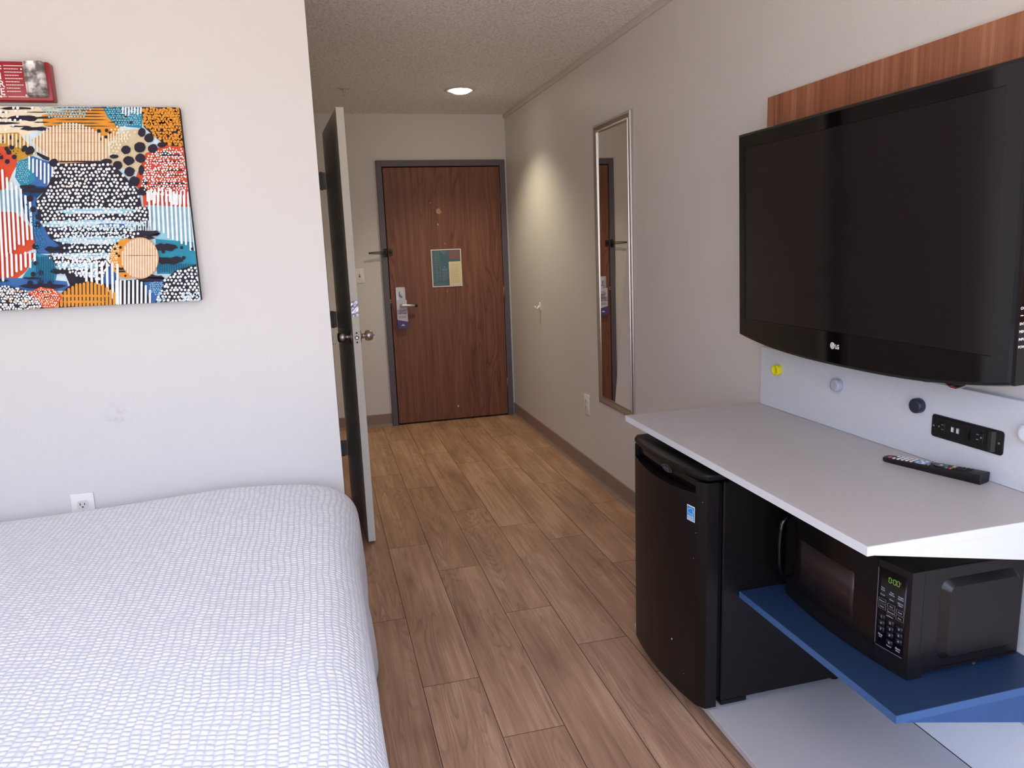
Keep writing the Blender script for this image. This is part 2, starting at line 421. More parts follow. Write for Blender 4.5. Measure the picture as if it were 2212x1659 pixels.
# lock plate, thumb turn and lever
bm = bmesh.new(); prism(bm, rrect(.594, .672, .865, 1.122, .008), 'y', LY-.014, LY, bev=.004)
lockp = autosmooth(obj('lock_plate', bm, 'satin_steel', d1))
bm = bmesh.new(); cyl(bm, (.629, LY-.030, 1.075), (.629, LY-.014, 1.075), .008); tube(bm, [(.627, LY-.028, 1.086), (.626, LY-.031, 1.070), (.630, LY-.031, 1.052), (.640, LY-.029, 1.044), (.642, LY-.024, 1.05)], [.006, .007, .007, .006, .004])
obj('thumb_turn', bm, 'brushed_nickel', lockp)
bm = bmesh.new(); cyl(bm, (.634, LY-.05, .977), (.634, LY-.014, .977), .013); tube(bm, [(.626, LY-.056, .979), (.636, LY-.057, .979), (.66, LY-.056, .978), (.70, LY-.054, .976), (.736, LY-.05, .974)], [.011, .0135, .012, .0105, .010], 12)
obj('lever', bm, 'satin_steel', lockp)
bm = bmesh.new(); cyl(bm, (.736, LY-.050, .974), (.757, LY-.048, .972), .0098, .009, 12)
obj('lever_tip', bm, 'bronze', lockp)
bm = bmesh.new(); box(bm, .5500, .5555, LY+.001, LY+.006, 1.018, 1.026); box(bm, .5500, .5555, LY+.001, LY+.006, 1.001, 1.009)
obj('latch', bm, 'white_plastic', d1)
# swing bar guard
bm = bmesh.new(); prism(bm, rrect(.522, .547, 1.362, 1.428, .006), 'y', FY-.006, FY, bev=.002); cyl(bm, (.5405, FY-.014, 1.366), (.5405, FY-.014, 1.424), .007, n=12)
for z in (1.374, 1.416): cyl(bm, (.531, FY-.008, z), (.531, FY-.005, z), .005, n=10)
gp = obj('guard_plate', bm, 'bronze', d1)
bm = bmesh.new()
loop = [(.538, FY-.016, 1.404), (.50, FY-.020, 1.403), (.455, FY-.026, 1.402), (.425, FY-.030, 1.401), (.414, FY-.031, 1.397), (.425, FY-.030, 1.393), (.455, FY-.026, 1.391), (.50, FY-.020, 1.389), (.538, FY-.016, 1.388)]
tube(bm, loop, .0036, 8); bmesh.ops.create_uvsphere(bm, u_segments=10, v_segments=8, radius=.008, matrix=Matrix.Translation((.412, FY-.031, 1.397)))
obj('swing_bar', bm, 'bronze', gp)
bm = bmesh.new(); prism(bm, rrect(.562, .592, 1.370, 1.424, .006), 'y', LY-.006, LY, bev=.002); cyl(bm, (.574, LY-.03, 1.396), (.574, LY-.006, 1.396), .005, .005, 10); bmesh.ops.create_uvsphere(bm, u_segments=12, v_segments=8, radius=.010, matrix=Matrix.Translation((.574, LY-.033, 1.396)))
obj('guard_keeper', bm, 'bronze', d1)

# do-not-disturb hanger on the lever
HY = LY-.0345
hg = thing('door_hanger', 'lilac paper do-not-disturb hanger hooked over the entry door lever', 'door hanger', (.635, HY, .795))
bm = bmesh.new()
# outline with a slit to the hole so the card is one sheet
pts = [(.676, .848), (.676, 1.021), (.635, 1.021), (.635, .996)]+[(.634+.017*math.cos(a), .979+.017*math.sin(a)) for a in [PI/2-2*PI*i/24 for i in range(1, 24)]]+[(.633, .996), (.633, 1.021), (.594, 1.021), (.594, .867)]
prism(bm, pts, 'y', HY, HY+.0012)
obj('card', bm, 'hanger_white', hg)
bm = bmesh.new(); prism(bm, [(.594, .795), (.676, .795), (.676, .848), (.594, .867)], 'y', HY, HY+.0012)
cd = obj('purple_foot', bm, 'hanger_purple', hg)
bm = bmesh.new(); text(bm, 'DO NOT', .021, (.635, HY-.0004, .930), (1, 0, 0), (0, 0, 1), align='CENTER', off=.0006, xs=.86); text(bm, 'DISTURB.', .021, (.635, HY-.0004, .909), (1, 0, 0), (0, 0, 1), align='CENTER', off=.0006, xs=.86)
for k, (a, b) in enumerate(((.604, .668), (.606, .664), (.604, .668))):
    x = a
    while x < b:
        w = random.uniform(.004, .009); box(bm, x, min(b, x+w), HY-.0006, HY-.0002, .893-k*.0065, .8958-k*.0065); x += w+.0018
obj('lettering', bm, 'hanger_ink', hg)
bm = bmesh.new(); box(bm, .620, .652, HY-.0006, HY-.0002, .817, .821); prism(bm, [(.627, .824), (.631, .8225), (.641, .8225), (.645, .824), (.636, .831)], 'y', HY-.0006, HY-.0002)
obj('emblem', bm, 'print_white', cd)

# evacuation plan on the door
pl = thing('evacuation_plan', 'framed teal and cream evacuation plan sign on the brown entry door', 'sign', (1.017, LY, 1.108))
px0, px1, pz0, pz1 = .894, 1.138, 1.108, 1.406; PY = LY-.003
bm = bmesh.new(); box(bm, px0, px1, LY-.003, LY-.0002, pz0, pz1); b_ = obj('backing', bm, 'plan_teal', pl)
bm = bmesh.new()
for q in ((px0, px0+.007, pz0, pz1), (px1-.007, px1, pz0, pz1), (px0+.007, px1-.007, pz0, pz0+.007), (px0+.007, px1-.007, pz1-.007, pz1)): box(bm, q[0], q[1], LY-.006, LY-.003, q[2], q[3])
obj('frame', bm, 'print_white', pl)
bm = bmesh.new(); box(bm, 1.034, 1.130, PY-.0012, PY-.0002, 1.117, 1.306); obj('cream_notice', bm, 'plan_cream', pl)
bm = bmesh.new(); box(bm, 1.034, 1.130, PY-.0008, PY-.0002, 1.325, 1.392); obj('clear_pocket', bm, 'plan_brown', pl)
bm = bmesh.new(); r = random.Random(3)
def rowline(x0, x1, z, h=.0028, y=PY-.0014, mi=0):
    x = x0
    while x < x1:
        w = r.uniform(.004, .011); box(bm, x, min(x1, x+w), y, y+.0003, z, z+h, mi); x += w+.002
for i in range(20): rowline(1.046, 1.118, 1.284-i*.0078, .0026, PY-.0016)
obj('notice_print', bm, 'notice_ink', pl)
bm = bmesh.new()
def ln(x0, z0, x1, z1, w=.0014): box(bm, min(x0, x1)-w/2, max(x0, x1)+w/2, PY-.0008, PY-.0003, min(z0, z1)-w/2, max(z0, z1)+w/2)
for (xa, xb, za, zb, n) in ((.906, .929, 1.305, 1.382, 6), (.934, .957, 1.305, 1.394, 7), (.906, .931, 1.150, 1.292, 9), (.938, .965, 1.165, 1.292, 4)):
    ln(xa, za, xa, zb); ln(xb, za, xb, zb)
    for i in range(n+1): z = za+(zb-za)*i/n; ln(xa, z, xb, z)
for z in [1.178+.012*i for i in range(5)]: ln(.938, z, .965, z)
text(bm, 'Microtel', .0125, (.998, PY-.0008, 1.383), (1, 0, 0), (0, 0, 1), align='CENTER', off=.0005)
text(bm, 'Inn', .0115, (.998, PY-.0008, 1.371), (1, 0, 0), (0, 0, 1), align='CENTER', off=.0005)
text(bm, 'EMERGENCY', .0092, (.9995, PY-.0008, 1.246), (1, 0, 0), (0, 0, 1), align='CENTER', off=.0004, xs=.86)
text(bm, 'EXIT PLAN', .0092, (.9995, PY-.0008, 1.236), (1, 0, 0), (0, 0, 1), align='CENTER', off=.0004, xs=.9)
prism(bm, [(.994, 1.262), (1.003, 1.262), (.9985, 1.276)], 'y', PY-.0008, PY-.0003)
for i in range(10): rowline(.979, 1.022-(.008 if i % 3 == 2 else 0), 1.224-i*.0072, .0022, PY-.0008)
rowline(.925, 1.005, 1.136, .003, PY-.0008)
for i in range(3): rowline(.906, 1.022, 1.127-i*.005, .0014, PY-.0008)
obj('floor_plan', bm, 'print_grey', pl)

# ------------------------------------------------------------------ bathroom door, ajar
d2 = structe('door_2', (XH, BY1, 0))
bm = bmesh.new()
box(bm, XH, XH+.024, BY1, BY1+.055, 0, 2.10, bev=.003, seg=1); box(bm, XH, XH+.010, BY0-.05, BY0, 0, 2.10); box(bm, XH, XH+.010, BY0, BY1, 2.05, 2.10)
box(bm, XH-.12, XH, BY1-.015, BY1, 0, 2.05); box(bm, XH-.12, XH, BY0, BY0+.015, 0, 2.05); box(bm, XH-.12, XH, BY0+.015, BY1-.015, 2.035, 2.05)
obj('casing', bm, 'trim_paint', d2)
P0, P1 = Vector((.090, 4.262, 0)), Vector((.1405, 3.512, 0))     # left face of the leaf, hinge edge to free edge
dd = (P1-P0).normalized(); nn = Vector((-dd.y, dd.x, 0)); nn = nn if nn.x > 0 else -nn; LW = (P1-P0).length; TH = .035
MT = Matrix(((dd.x, nn.x, 0, P0.x), (dd.y, nn.y, 0, P0.y), (0, 0, 1, 0), (0, 0, 0, 1)))   # local (along, through, up)
def onleaf(bm): bmesh.ops.transform(bm, matrix=MT, verts=bm.verts[:]); return bm
leaf2 = obj('leaf', onleaf(bxm(0, LW, 0, TH, .012, 2.045, bev=.0018, seg=2)), 'white_door_paint', d2)
KA, KZ = LW-.062, 1.020
for sgn, y0 in ((-1, 0), (1, TH)):
    bm = bmesh.new(); lathe(bm, (KA, y0, KZ), (0, sgn, 0), [(0, 0), (0, .033), (.006, .033), (.010, .026), (.012, .013), (.026, .012), (.029, .020), (.034, .0245), (.046, .0258), (.058, .0225), (.064, .019), (.066, 0)])
    if sgn > 0: cyl(bm, (KA, y0+.066, KZ), (KA, y0+.073, KZ), .004, n=10)
    obj('knob', onleaf(bm), 'brushed_nickel', leaf2)
bm = bmesh.new(); prism(bm, rrect(.006, .029, KZ-.03, KZ+.03, .007), 'x', LW, LW+.0016)
for z in (KZ-.022, KZ+.022): cyl(bm, (LW+.0016, .0175, z), (LW+.0022, .0175, z), .0042, n=12, mi=1)
cyl(bm, (LW+.0016, .0175, KZ), (LW+.004, .0175, KZ), .0095, n=18, mi=1); box(bm, LW+.003, LW+.008, .012, .022, KZ-.005, KZ+.005, 2)
obj('latch_plate', onleaf(bm), ['ivory_plastic', 'slot_dark', 'brushed_nickel'], leaf2)
bm = bmesh.new(); r = random.Random(8); n = 5; m_ = 9
g = [[bm.verts.new((LW+.0009+r.random()*.0022, .002+i*(TH-.004)/n+(r.random()-.5)*.002, 1.118+.072*j/m_+(r.random()-.5)*.003)) for i in range(n+1)] for j in range(m_+1)]
for j in range(m_):
    for i in range(n): bm.faces.new((g[j][i], g[j][i+1], g[j+1][i+1], g[j+1][i]))
fo = obj('foil_tape', onleaf(bm), 'foil', leaf2); fo['label'] = 'crinkled silver foil tape patch'
for z in (1.795, 1.047, .305):
    bm = bmesh.new(); cyl(bm, (.067, BY1-.035, z-.048), (.067, BY1-.035, z+.048), .0065, n=12)
    box(bm, .053, .067, BY1-.037, BY1-.034, z-.045, z+.045); box(bm, .067, .089, BY1-.037, BY1-.034, z-.045, z+.045)
    obj('hinge', bm, 'hinge_grey', d2)
bm = bmesh.new(); box(bm, XH+.010, XH+.0115, BY0-.048, BY0-.002, .985, 1.055); tube(bm, [(XH+.012, BY0-.034, 1.003), (XH+.022, BY0-.037, 1.003), (XH+.022, BY0-.037, 1.033), (XH+.012, BY0-.034, 1.033)], .005, 8)
obj('strike_plate', bm, 'ivory_plastic', d2)

# ------------------------------------------------------------------ wall fittings
def outlet(name, label, org, ux, n, w=.070, h=.115, recept=True, both=True):
    """org: centre on the wall, ux: right along the wall, n: out of the wall"""
    org, ux, n = Vector(org), Vector(ux), Vector(n); uz = Vector((0, 0, 1))
    mt = Matrix(((ux.x, n.x, 0, org.x), (ux.y, n.y, 0, org.y), (0, 0, 1, org.z), (0, 0, 0, 1)))
    T = lambda bm: (bmesh.ops.transform(bm, matrix=mt, verts=bm.verts[:]), bm)[1]
    t_ = thing(name, label, 'light switch' if not recept else 'wall outlet', org)
    bm = bmesh.new(); prism(bm, rrect(-w/2, w/2, -h/2, h/2, .004), 'y', 0, .0055, bev=.002)
    p = autosmooth(obj('cover_plate', T(bm), 'white_plastic', t_))
    bm = bmesh.new()
    if recept:
        for s in (-1, 1):
            bm = bmesh.new(); prism(bm, rrect(-.0165, .0165, s*.0195-.0135, s*.0195+.0135, .008), 'y', .0055, .008)
            rc = obj('receptacle', T(bm), 'ivory_plastic', p)
            bm = bmesh.new()
            box(bm, -.0078, -.0054, .0079, .0085, s*.0195-.002, s*.0195+.0065); box(bm, .0054, .0078, .0079, .0085, s*.0195-.001, s*.0195+.0055); cyl(bm, (0, .0079, s*.0195-.0075), (0, .0085, s*.0195-.0075), .0026, n=10)
            obj('slot', T(bm), 'slot_dark', p)
        bm = bmesh.new(); cyl(bm, (0, .0055, 0), (0, .007, 0), .003, n=10); obj('screw', T(bm), 'ivory_plastic', p)
    else:
        bm = bmesh.new(); box(bm, -.0055, .0055, .0055, .0066, -.012, .012); obj('switch_slot', T(bm), 'slot_dark', p)
        bm = bmesh.new(); prism(bm, [(.0066, -.004), (.018, .004), (.018, .009), (.0066, .007)], 'x', -.004, .004); obj('toggle', T(bm), 'ivory_plastic', p)
        for z in (-.03, .03):
            bm = bmesh.new(); cyl(bm, (0, .0055, z), (0, .0068, z), .003, n=10); obj('screw', T(bm), 'print_grey', p)
    return t_
outlet('wall_outlet', 'white wall outlet half hidden behind the bed', (-.800, YL, .617), (1, 0, 0), (0, -1, 0))
outlet('wall_outlet', 'white wall outlet on the right wall below the long mirror', (XR, 4.203, .440), (0, -1, 0), (-1, 0, 0), .088, .124)
outlet('light_switch', 'white light switch between bathroom door and entry door', (.326, YB, 1.226), (1, 0, 0), (0, -1, 0), recept=False)

# white hook
hk = thing('wall_hook', 'small white coat hook on the right wall of the passage', 'hook', (XR, 5.145, .95))
bm = bmesh.new(); prism(bm, [(5.145+.017*math.cos(a), .972+.034*math.sin(a)) for a in [2*PI*i/24 for i in range(24)]], 'x', XR-.007, XR, bev=.003)
autosmooth(obj('base', bm, 'white_plastic', hk))
bm = bmesh.new(); tube(bm, [(XR-.005, 5.145, .980), (XR-.014, 5.145, .968), (XR-.024, 5.145, .958), (XR-.032, 5.145, .961), (XR-.036, 5.145, .969)], [.008, .0075, .007, .0065, .006]); bmesh.ops.create_uvsphere(bm, u_segments=12, v_segments=8, radius=.0085, matrix=Matrix.Translation((XR-.037, 5.145, .972)))
obj('prong', bm, 'white_plastic', hk)

# long mirror with a brushed metal frame
mr = thing('wall_mirror', 'tall narrow mirror with brushed silver frame on the right wall', 'mirror', (XR, 3.735, .497))
my0, my1, mz0, mz1 = 3.484, 3.985, .497, 2.041
prof = [(0, 0), (0, .014), (.004, .0195), (.012, .0195), (.030, .013), (.036, .0135), (.038, .0172), (.042, .0172), (.043, .006), (.043, 0)]   # (inward, out of wall)
bm = bmesh.new(); cs = [(my0, mz0, 1, 1), (my1, mz0, -1, 1), (my1, mz1, -1, -1), (my0, mz1, 1, -1)]
rings = [[bm.verts.new((XR-.0005-o, y+sy*i, z+sz*i)) for (i, o) in prof] for (y, z, sy, sz) in cs]
for k in range(4):
    A, B = rings[k], rings[(k+1) % 4]
    for i in range(len(prof)):
        j = (i+1) % len(prof); bm.faces.new((A[i], A[j], B[j], B[i]))
obj('frame', bm, 'mirror_frame', mr)
bm = bmesh.new(); ga, gb = my0+.040, my1-.040
za, zb_ = mz0+.040, mz1-.040
vs = [bm.verts.new((XR-o-k*.0008, y, z)) for k in (0, 1) for (o, y, z) in ((.0070, ga, za), (.0160, gb, za), (.0095, gb, zb_), (.0008, ga, zb_))]
for q in ((0, 1, 2, 3), (4, 5, 6, 7), (0, 1, 5, 4), (1, 2, 6, 5), (2, 3, 7, 6), (3, 0, 4, 7)): bm.faces.new([vs[i] for i in q])
obj('glass', bm, 'mirror', mr)
mr.matrix_world = Matrix.Translation((XR-.0004, 0, mz1)) @ Matrix.Rotation(math.radians(-.5), 4, 'Y') @ Matrix.Translation((-XR, 0, -mz1)) @ Matrix.Translation(BASE[mr.name])
mr.rotation_mode = 'XYZ'

# ------------------------------------------------------------------ ceiling fittings
dl = thing('recessed_light', 'round recessed ceiling light glowing over the entry passage', 'ceiling light', (1.015, 5.08, ZC-.012))
bm = bmesh.new(); lathe(bm, (1.015, 5.08, ZC), (0, 0, -1), [(0, .101), (.004, .100), (.007, .094), (.006, .080), (.003, .072), (.0005, .070)], 40)
obj('trim_ring', bm, 'trim_paint', dl)
bm = bmesh.new(); lathe(bm, (1.022, 5.09, ZC-.0008), (0, 0, -1), [(0, .066), (.010, .062), (.018, .045), (.022, .02), (.023, 0)], 32)
obj('lamp', bm, 'lamp_glow', dl)
spk = thing('sprinkler_head', 'small white fire sprinkler on the ceiling near the bathroom door', 'sprinkler', (.265, 5.075, ZC-.05))
bm = bmesh.new(); lathe(bm, (.265, 5.075, ZC), (0, 0, -1), [(0, .041), (.004, .040), (.009, .030), (.010, .012), (.010, 0)], 28); obj('escutcheon', bm, 'trim_paint', spk)
bm = bmesh.new(); cyl(bm, (.265, 5.075, ZC-.010), (.265, 5.075, ZC-.024), .009, .008, 14)
for s in (-1, 1): tube(bm, [(.265+s*.008, 5.075, ZC-.022), (.265+s*.012, 5.075, ZC-.034), (.265+s*.003, 5.075, ZC-.046)], .0025, 8)
lathe(bm, (.265, 5.075, ZC-.045), (0, 0, -1), [(0, 0), (0, .015), (.002, .015), (.002, 0)], 18)
obj('spray_head', bm, 'trim_paint', spk)

# ------------------------------------------------------------------ fire alarm on the picture wall
fa = thing('fire_alarm', 'red fire alarm with clear strobe on the left wall above the canvas', 'fire alarm', (-.82, YL, 1.875))
fx0, fx1, fz0, fz1 = -.945, -.706, 1.884, 1.992
bm = bmesh.new(); box(bm, fx0, fx1, YL-.042, YL, fz0, fz1, bev=.004); autosmooth(obj('housing', bm, 'red_plastic', fa))
FYa = YL-.042
bm = bmesh.new(); prism(bm, rrect(-.766, -.716, fz0+.010, fz1-.004, .006), 'y', FYa-.004, FYa); obj('reflector', bm, 'strobe_reflector', fa)
bm = bmesh.new(); prism(bm, rrect(-.768, -.714, fz0+.007, fz1-.001, .008), 'y', FYa-.024, FYa-.001, bev=.007, seg=3); autosmooth(obj('strobe_lens', bm, 'strobe_lens', fa), 50)
bm = bmesh.new(); yy = FYa-.0006
for ch, z in (('F', 1.9615), ('I', 1.9420), ('R', 1.9205), ('E', 1.8995)): text(bm, ch, .026, (-.8345, yy, z), (1, 0, 0), (0, 0, 1), align='CENTER', off=.0004)
obj('lettering', bm, 'print_white', fa)
bm = bmesh.new(); r = random.Random(4); zz = 1.9795
for i in range(9):
    x, xe = -.823, (-.776 if i in (0, 2, 4, 6) else -.786)-r.random()*.004
    if i == 0: box(bm, x, xe+.004, yy-.0003, yy, zz-.001, zz+.001)
    else:
        while x < xe: w = r.uniform(.0025, .007); box(bm, x, min(xe, x+w), yy-.0003, yy, zz-i*.0088-.0011, zz-i*.0088+.0011); x += w+.001
box(bm, -.822, -.770, yy-.0003, yy, 1.8935, 1.8952); box(bm, -.8365, -.826, yy-.0003, yy, 1.8935, 1.8952)
prism(bm, rrect(-.843, -.8375, 1.8917, 1.8972, .001, 2), 'y', yy-.0003, yy)
for (x, z) in ((-.7785, 1.9705), (-.7745, 1.8985), (-.8315, 1.8985+.001), (-.8385, 1.978)): cyl(bm, (x, yy-.0006, z), (x, yy, z), .0026, n=12)
obj('instruction_print', bm, 'print_white', fa)

# ------------------------------------------------------------------ abstract canvas
INK = {'paper': (206, 226, 232), 'navy': (38, 31, 46), 'white': (240, 242, 242), 'cream': (238, 222, 192), 'orange': (228, 150, 50), 'ochre': (196, 146, 48),
       'red': (214, 78, 46), 'teal': (44, 140, 168), 'blue': (62, 108, 170), 'sky': (150, 200, 216), 'peach': (216, 164, 122), 'pale': (214, 196, 160), 'deep': (30, 72, 112)}
IK = list(INK)
for k in IK: flat('paint_'+k, INK[k], .6, .25, speck=.05)
Hm = (0.0004667311023332796, -3.911771208529195e-05, -0.8289717419506222, -8.637273892172176e-05, -0.0005196756843895707, 2.0355016940127473, -4.83168985659455e-05, -3.195626185935283e-05)
def cv(X, Y, d=0):       # drawing units of the design -> the canvas face
    w = Hm[6]*X+Hm[7]*Y+1
    return ((Hm[0]*X+Hm[1]*Y+Hm[2])/w, CVY-d, (Hm[3]*X+Hm[4]*Y+Hm[5])/w)
CVY = YL-.026
def inside(p, poly):
    c = False; n = len(poly)
    for i in range(n):
        (x1, y1), (x2, y2) = poly[i], poly[(i+1) % n]
        if (y1 > p[1]) != (y2 > p[1]) and p[0] < (x2-x1)*(p[1]-y1)/(y2-y1)+x1: c = not c
    return c
def art():
    bm = bmesh.new(); R = random.Random(11); lay = [0]
    cx0, cx1, cz0, cz1 = -1.283, -.366, 1.279, 1.872
    box(bm, cx0, cx1, CVY, YL, cz0, cz1, len(IK), bev=.003)
    def step(): lay[0] += 6e-5; return lay[0]+2e-4
    def clipp(pts3):     # keep every stroke on the canvas face
        return [(min(max(x, cx0+.001), cx1-.001), y, min(max(z, cz0+.001), cz1-.001)) for (x, y, z) in pts3]
    def poly(pts, col, d=None):
        d = step() if d is None else d
        P = clipp([cv(x, y, d) for x, y in pts])
        if max(p[0] for p in P)-min(p[0] for p in P) < .0012 or max(p[2] for p in P)-min(p[2] for p in P) < .0004: return
        vs = [bm.verts.new(p) for p in P]
        try: f = bm.faces.new(vs); f.material_index = IK.index(col)
        except ValueError: pass
    def ell(cx, cy, rx, ry=None, col='navy', d=None, n=9, jit=0.):
        ry = rx if ry is None else ry; a0 = R.random()*6
        poly([(cx+rx*math.cos(a0+2*PI*i/n)*(1+jit*(R.random()-.5)), cy+ry*math.sin(a0+2*PI*i/n)*(1+jit*(R.random()-.5))) for i in range(n)], col, d)
    def wob(pts, k=2, a=4):
        o = []
        for i in range(len(pts)):
            (x1, y1), (x2, y2) = pts[i], pts[(i+1) % len(pts)]
            for j in range(k): t = j/k; o.append((x1+(x2-x1)*t+(a*(R.random()-.5) if j else 0), y1+(y2-y1)*t+(a*(R.random()-.5) if j else 0)))
        return o
    def dots(reg, sp, r, col, jit=.35, rj=.3, skip=0., n=8):
        d = step(); xs = [p[0] for p in reg]; ys = [p[1] for p in reg]; y = min(ys); k = 0
        while y < max(ys):
            x = min(xs)+(sp/2 if k % 2 else 0)
            while x < max(xs):
                p = (x+sp*jit*(R.random()-.5), y+sp*jit*(R.random()-.5))
                if inside(p, reg) and R.random() >= skip: ell(p[0], p[1], r*(1+rj*(R.random()-.5)), None, col, d, n)
                x += sp
            y += sp*.87; k += 1
    def bars(x0, x1, sp, w, top, bot, col, lean=0., jit=8):
        d = step(); x = x0
        while x < x1:
            a, b = top(x)+(R.random()-.5)*jit, bot(x)+(R.random()-.5)*jit
            if b-a > w: poly([(x-w/2, a+w*.4), (x-w*.25, a), (x+w*.25, a), (x+w/2, a+w*.4), (x+w/2+lean*(b-a), b-w*.4), (x+w*.25+lean*(b-a), b), (x-w*.25+lean*(b-a), b), (x-w/2+lean*(b-a), b-w*.4)], col, d)
            x += sp
    def hs(x0, x1, y, h, col='navy', k=7, taper=True):
        d = step(); n = k; top = []; bot = []
        for i in range(n+1):
            t = i/n; x = x0+(x1-x0)*t; e = (min(1, 6*t, 6*(1-t)) if taper else 1)*h/2
            top.append((x, y-e+(R.random()-.5)*h*.3)); bot.append((x, y+e+(R.random()-.5)*h*.3))
        poly(top+bot[::-1], col, d)
    L = -520
    # ground fields
    poly([(L, 330), (1300, 330), (1300, 1620), (L, 1620)], 'paper')
    poly(wob([(L, 340), (600, 340), (560, 430), (300, 480), (120, 540), (L, 560)]), 'cream')
    poly(wob([(250, 410), (640, 350), (720, 480), (660, 610), (520, 560), (260, 470)], 3, 8), 'orange')
    poly(wob([(600, 340), (855, 340), (850, 490), (700, 478), (640, 420)], 3), 'teal')
    poly(wob([(845, 340), (1120, 340), (1120, 612), (985, 592), (930, 545), (858, 480)], 3), 'navy')
    poly(wob([(L, 545), (110, 515), (215, 640), (110, 690), (40, 600), (L, 600)], 3), 'ochre')
    poly(wob([(L, 600), (40, 600), (110, 690), (70, 770), (30, 860), (L, 860)], 3), 'red')
    poly(wob([(100, 690), (200, 655), (260, 700), (250, 830), (140, 860), (90, 780)], 3), 'teal')
    poly(wob([(180, 655), (300, 690), (330, 800), (270, 860), (130, 850), (210, 800)], 3), 'blue')
    poly(wob([(120, 830), (290, 840), (220, 910), (245, 1040), (310, 1150), (430, 1240), (220, 1240), (190, 1080), (130, 960)], 3), 'deep')
    poly(wob([(130, 880), (215, 900), (235, 1030), (300, 1150), (420, 1235), (230, 1235), (195, 1080)], 3), 'blue')
    poly(wob([(L, 860), (100, 860), (150, 990), (L, 990)]), 'sky')
    poly(wob([(L, 985), (90, 990), (195, 1095), (215, 1205), (110, 1250), (0, 1315), (L, 1350)], 3), 'red')
    poly(wob([(L, 1320), (0, 1310), (110, 1245), (215, 1230), (160, 1340), (90, 1400), (L, 1420)], 3), 'red')
    poly(wob([(215, 1235), (300, 1250), (345, 1340), (330, 1420), (110, 1420), (170, 1330)], 3), 'teal')
    poly(wob([(L, 1385), (120, 1385), (400, 1405), (420, 1460), (L, 1460)], 2, 8), 'blue')
    poly(wob([(L, 350), (L+400, 350), (L+380, 900), (L, 980)]), 'teal')
    # warm panel behind the cream comb, red panel right
    poly(wob([(190, 560), (330, 480), (440, 455), (560, 500), (650, 620), (640, 700), (330, 700)], 3), 'peach')
    poly(wob([(640, 560), (760, 500), (860, 500), (900, 640), (860, 760), (700, 720), (640, 700)], 3), 'pale')
    poly(wob([(870, 640), (985, 590), (1120, 605), (1140, 960), (860, 965), (850, 880), (800, 820)], 3), 'red')
    poly(wob([(870, 950), (1150, 960), (1180, 1180), (930, 1160), (900, 1060)], 3), 'sky')
    poly(wob([(930, 1150), (1170, 1170), (1190, 1310), (1060, 1360), (940, 1360)], 3), 'teal')
    poly(wob([(380, 1330), (620, 1300), (720, 1400), (980, 1380), (1000, 1540), (560, 1560), (420, 1430)], 3), 'navy')
    poly(wob([(600, 1300), (700, 1300), (690, 1420), (620, 1420)], 3), 'blue')
    poly(wob([(860, 1410), (1000, 1390), (960, 1540), (900, 1550)], 3), 'blue')
    # brush strokes top left
    for (a, b, y, h) in ((0, 210, 372, 14), (40, 235, 432, 30), (120, 330, 428, 10), (-80, 60, 395, 8), (-200, 120, 460, 16), (120, 300, 495, 22), (60, 190, 480, 8), (-260, 40, 430, 22), (-330, -40, 380, 14), (150, 360, 395, 6), (200, 300, 455, 6)): hs(a, b, y, h)
    for y in (368, 384, 403, 421, 440, 460, 478, 493): hs(230+R.random()*120, 560+R.random()*160, y, 5)
    for y in (372, 392, 411, 432, 455): hs(640+R.random()*30, 740+R.random()*100, y, 6)
    reg = [(230, 362), (560, 362), (500, 425), (300, 430)]; dots(reg, 17, 6, 'sky'); dots([(L, 365), (210, 365), (60, 520), (L, 560)], 30, 9, 'white', skip=.45)
    dots([(615, 365), (845, 365), (845, 480), (700, 475)], 15, 4.6, 'sky'); dots([(640, 380), (840, 420), (800, 480)], 46, 9, 'navy', skip=.3)
    bars(735, 850, 18, 9, lambda x: 350, lambda x: 410-(x-735)*.02, 'white', jit=16)
    dots([(852, 366), (1108, 366), (1112, 596), (990, 584), (935, 540), (864, 478)], 19.5, 11, 'orange', .5, .35, .04)
    dots([(865, 370), (1105, 370), (1100, 560), (980, 540)], 50, 4.5, 'red', .9, .5, .5)
    dots([(560, 470), (740, 470), (700, 560), (580, 560)], 44, 10, 'navy', .6, .5, .15)
    dots([(L, 540), (110, 520), (200, 630), (60, 690), (L, 800)], 50, 13, 'navy', .7, .5, .2); dots([(L, 540), (150, 540), (120, 660), (L, 700)], 24, 4, 'navy', .9, .5, .4)
    dots([(100, 690), (190, 680), (170, 830), (100, 790)], 14, 4, 'sky')
    # cream combs
    bars(-60, 190, 23, 11, lambda x: 520+abs(x-60)*.12, lambda x: 560+(x+60)*.28, 'cream')
    arc = lambda x: 458+((x-420)/235)**2*110
    bars(206, 665, 19.5, 11.5, arc, lambda x: 688-max(0, (300-x))*.45-max(0, x-600)*.5, 'cream')
    for y in (520, 575, 640): hs(240, 640, y, 3, 'peach')
    bars(650, 770, 16, 8, lambda x: 520-(x-650)*.05, lambda x: 600-(x-650)*.35, 'cream'); dots([(660, 480), (840, 480), (720, 620), (660, 680)], 21, 7, 'cream', skip=.2)
    bars(178, 330, 23, 11, lambda x: 660+(x-178)*.35, lambda x: 740+(x-178)*.9, 'white')
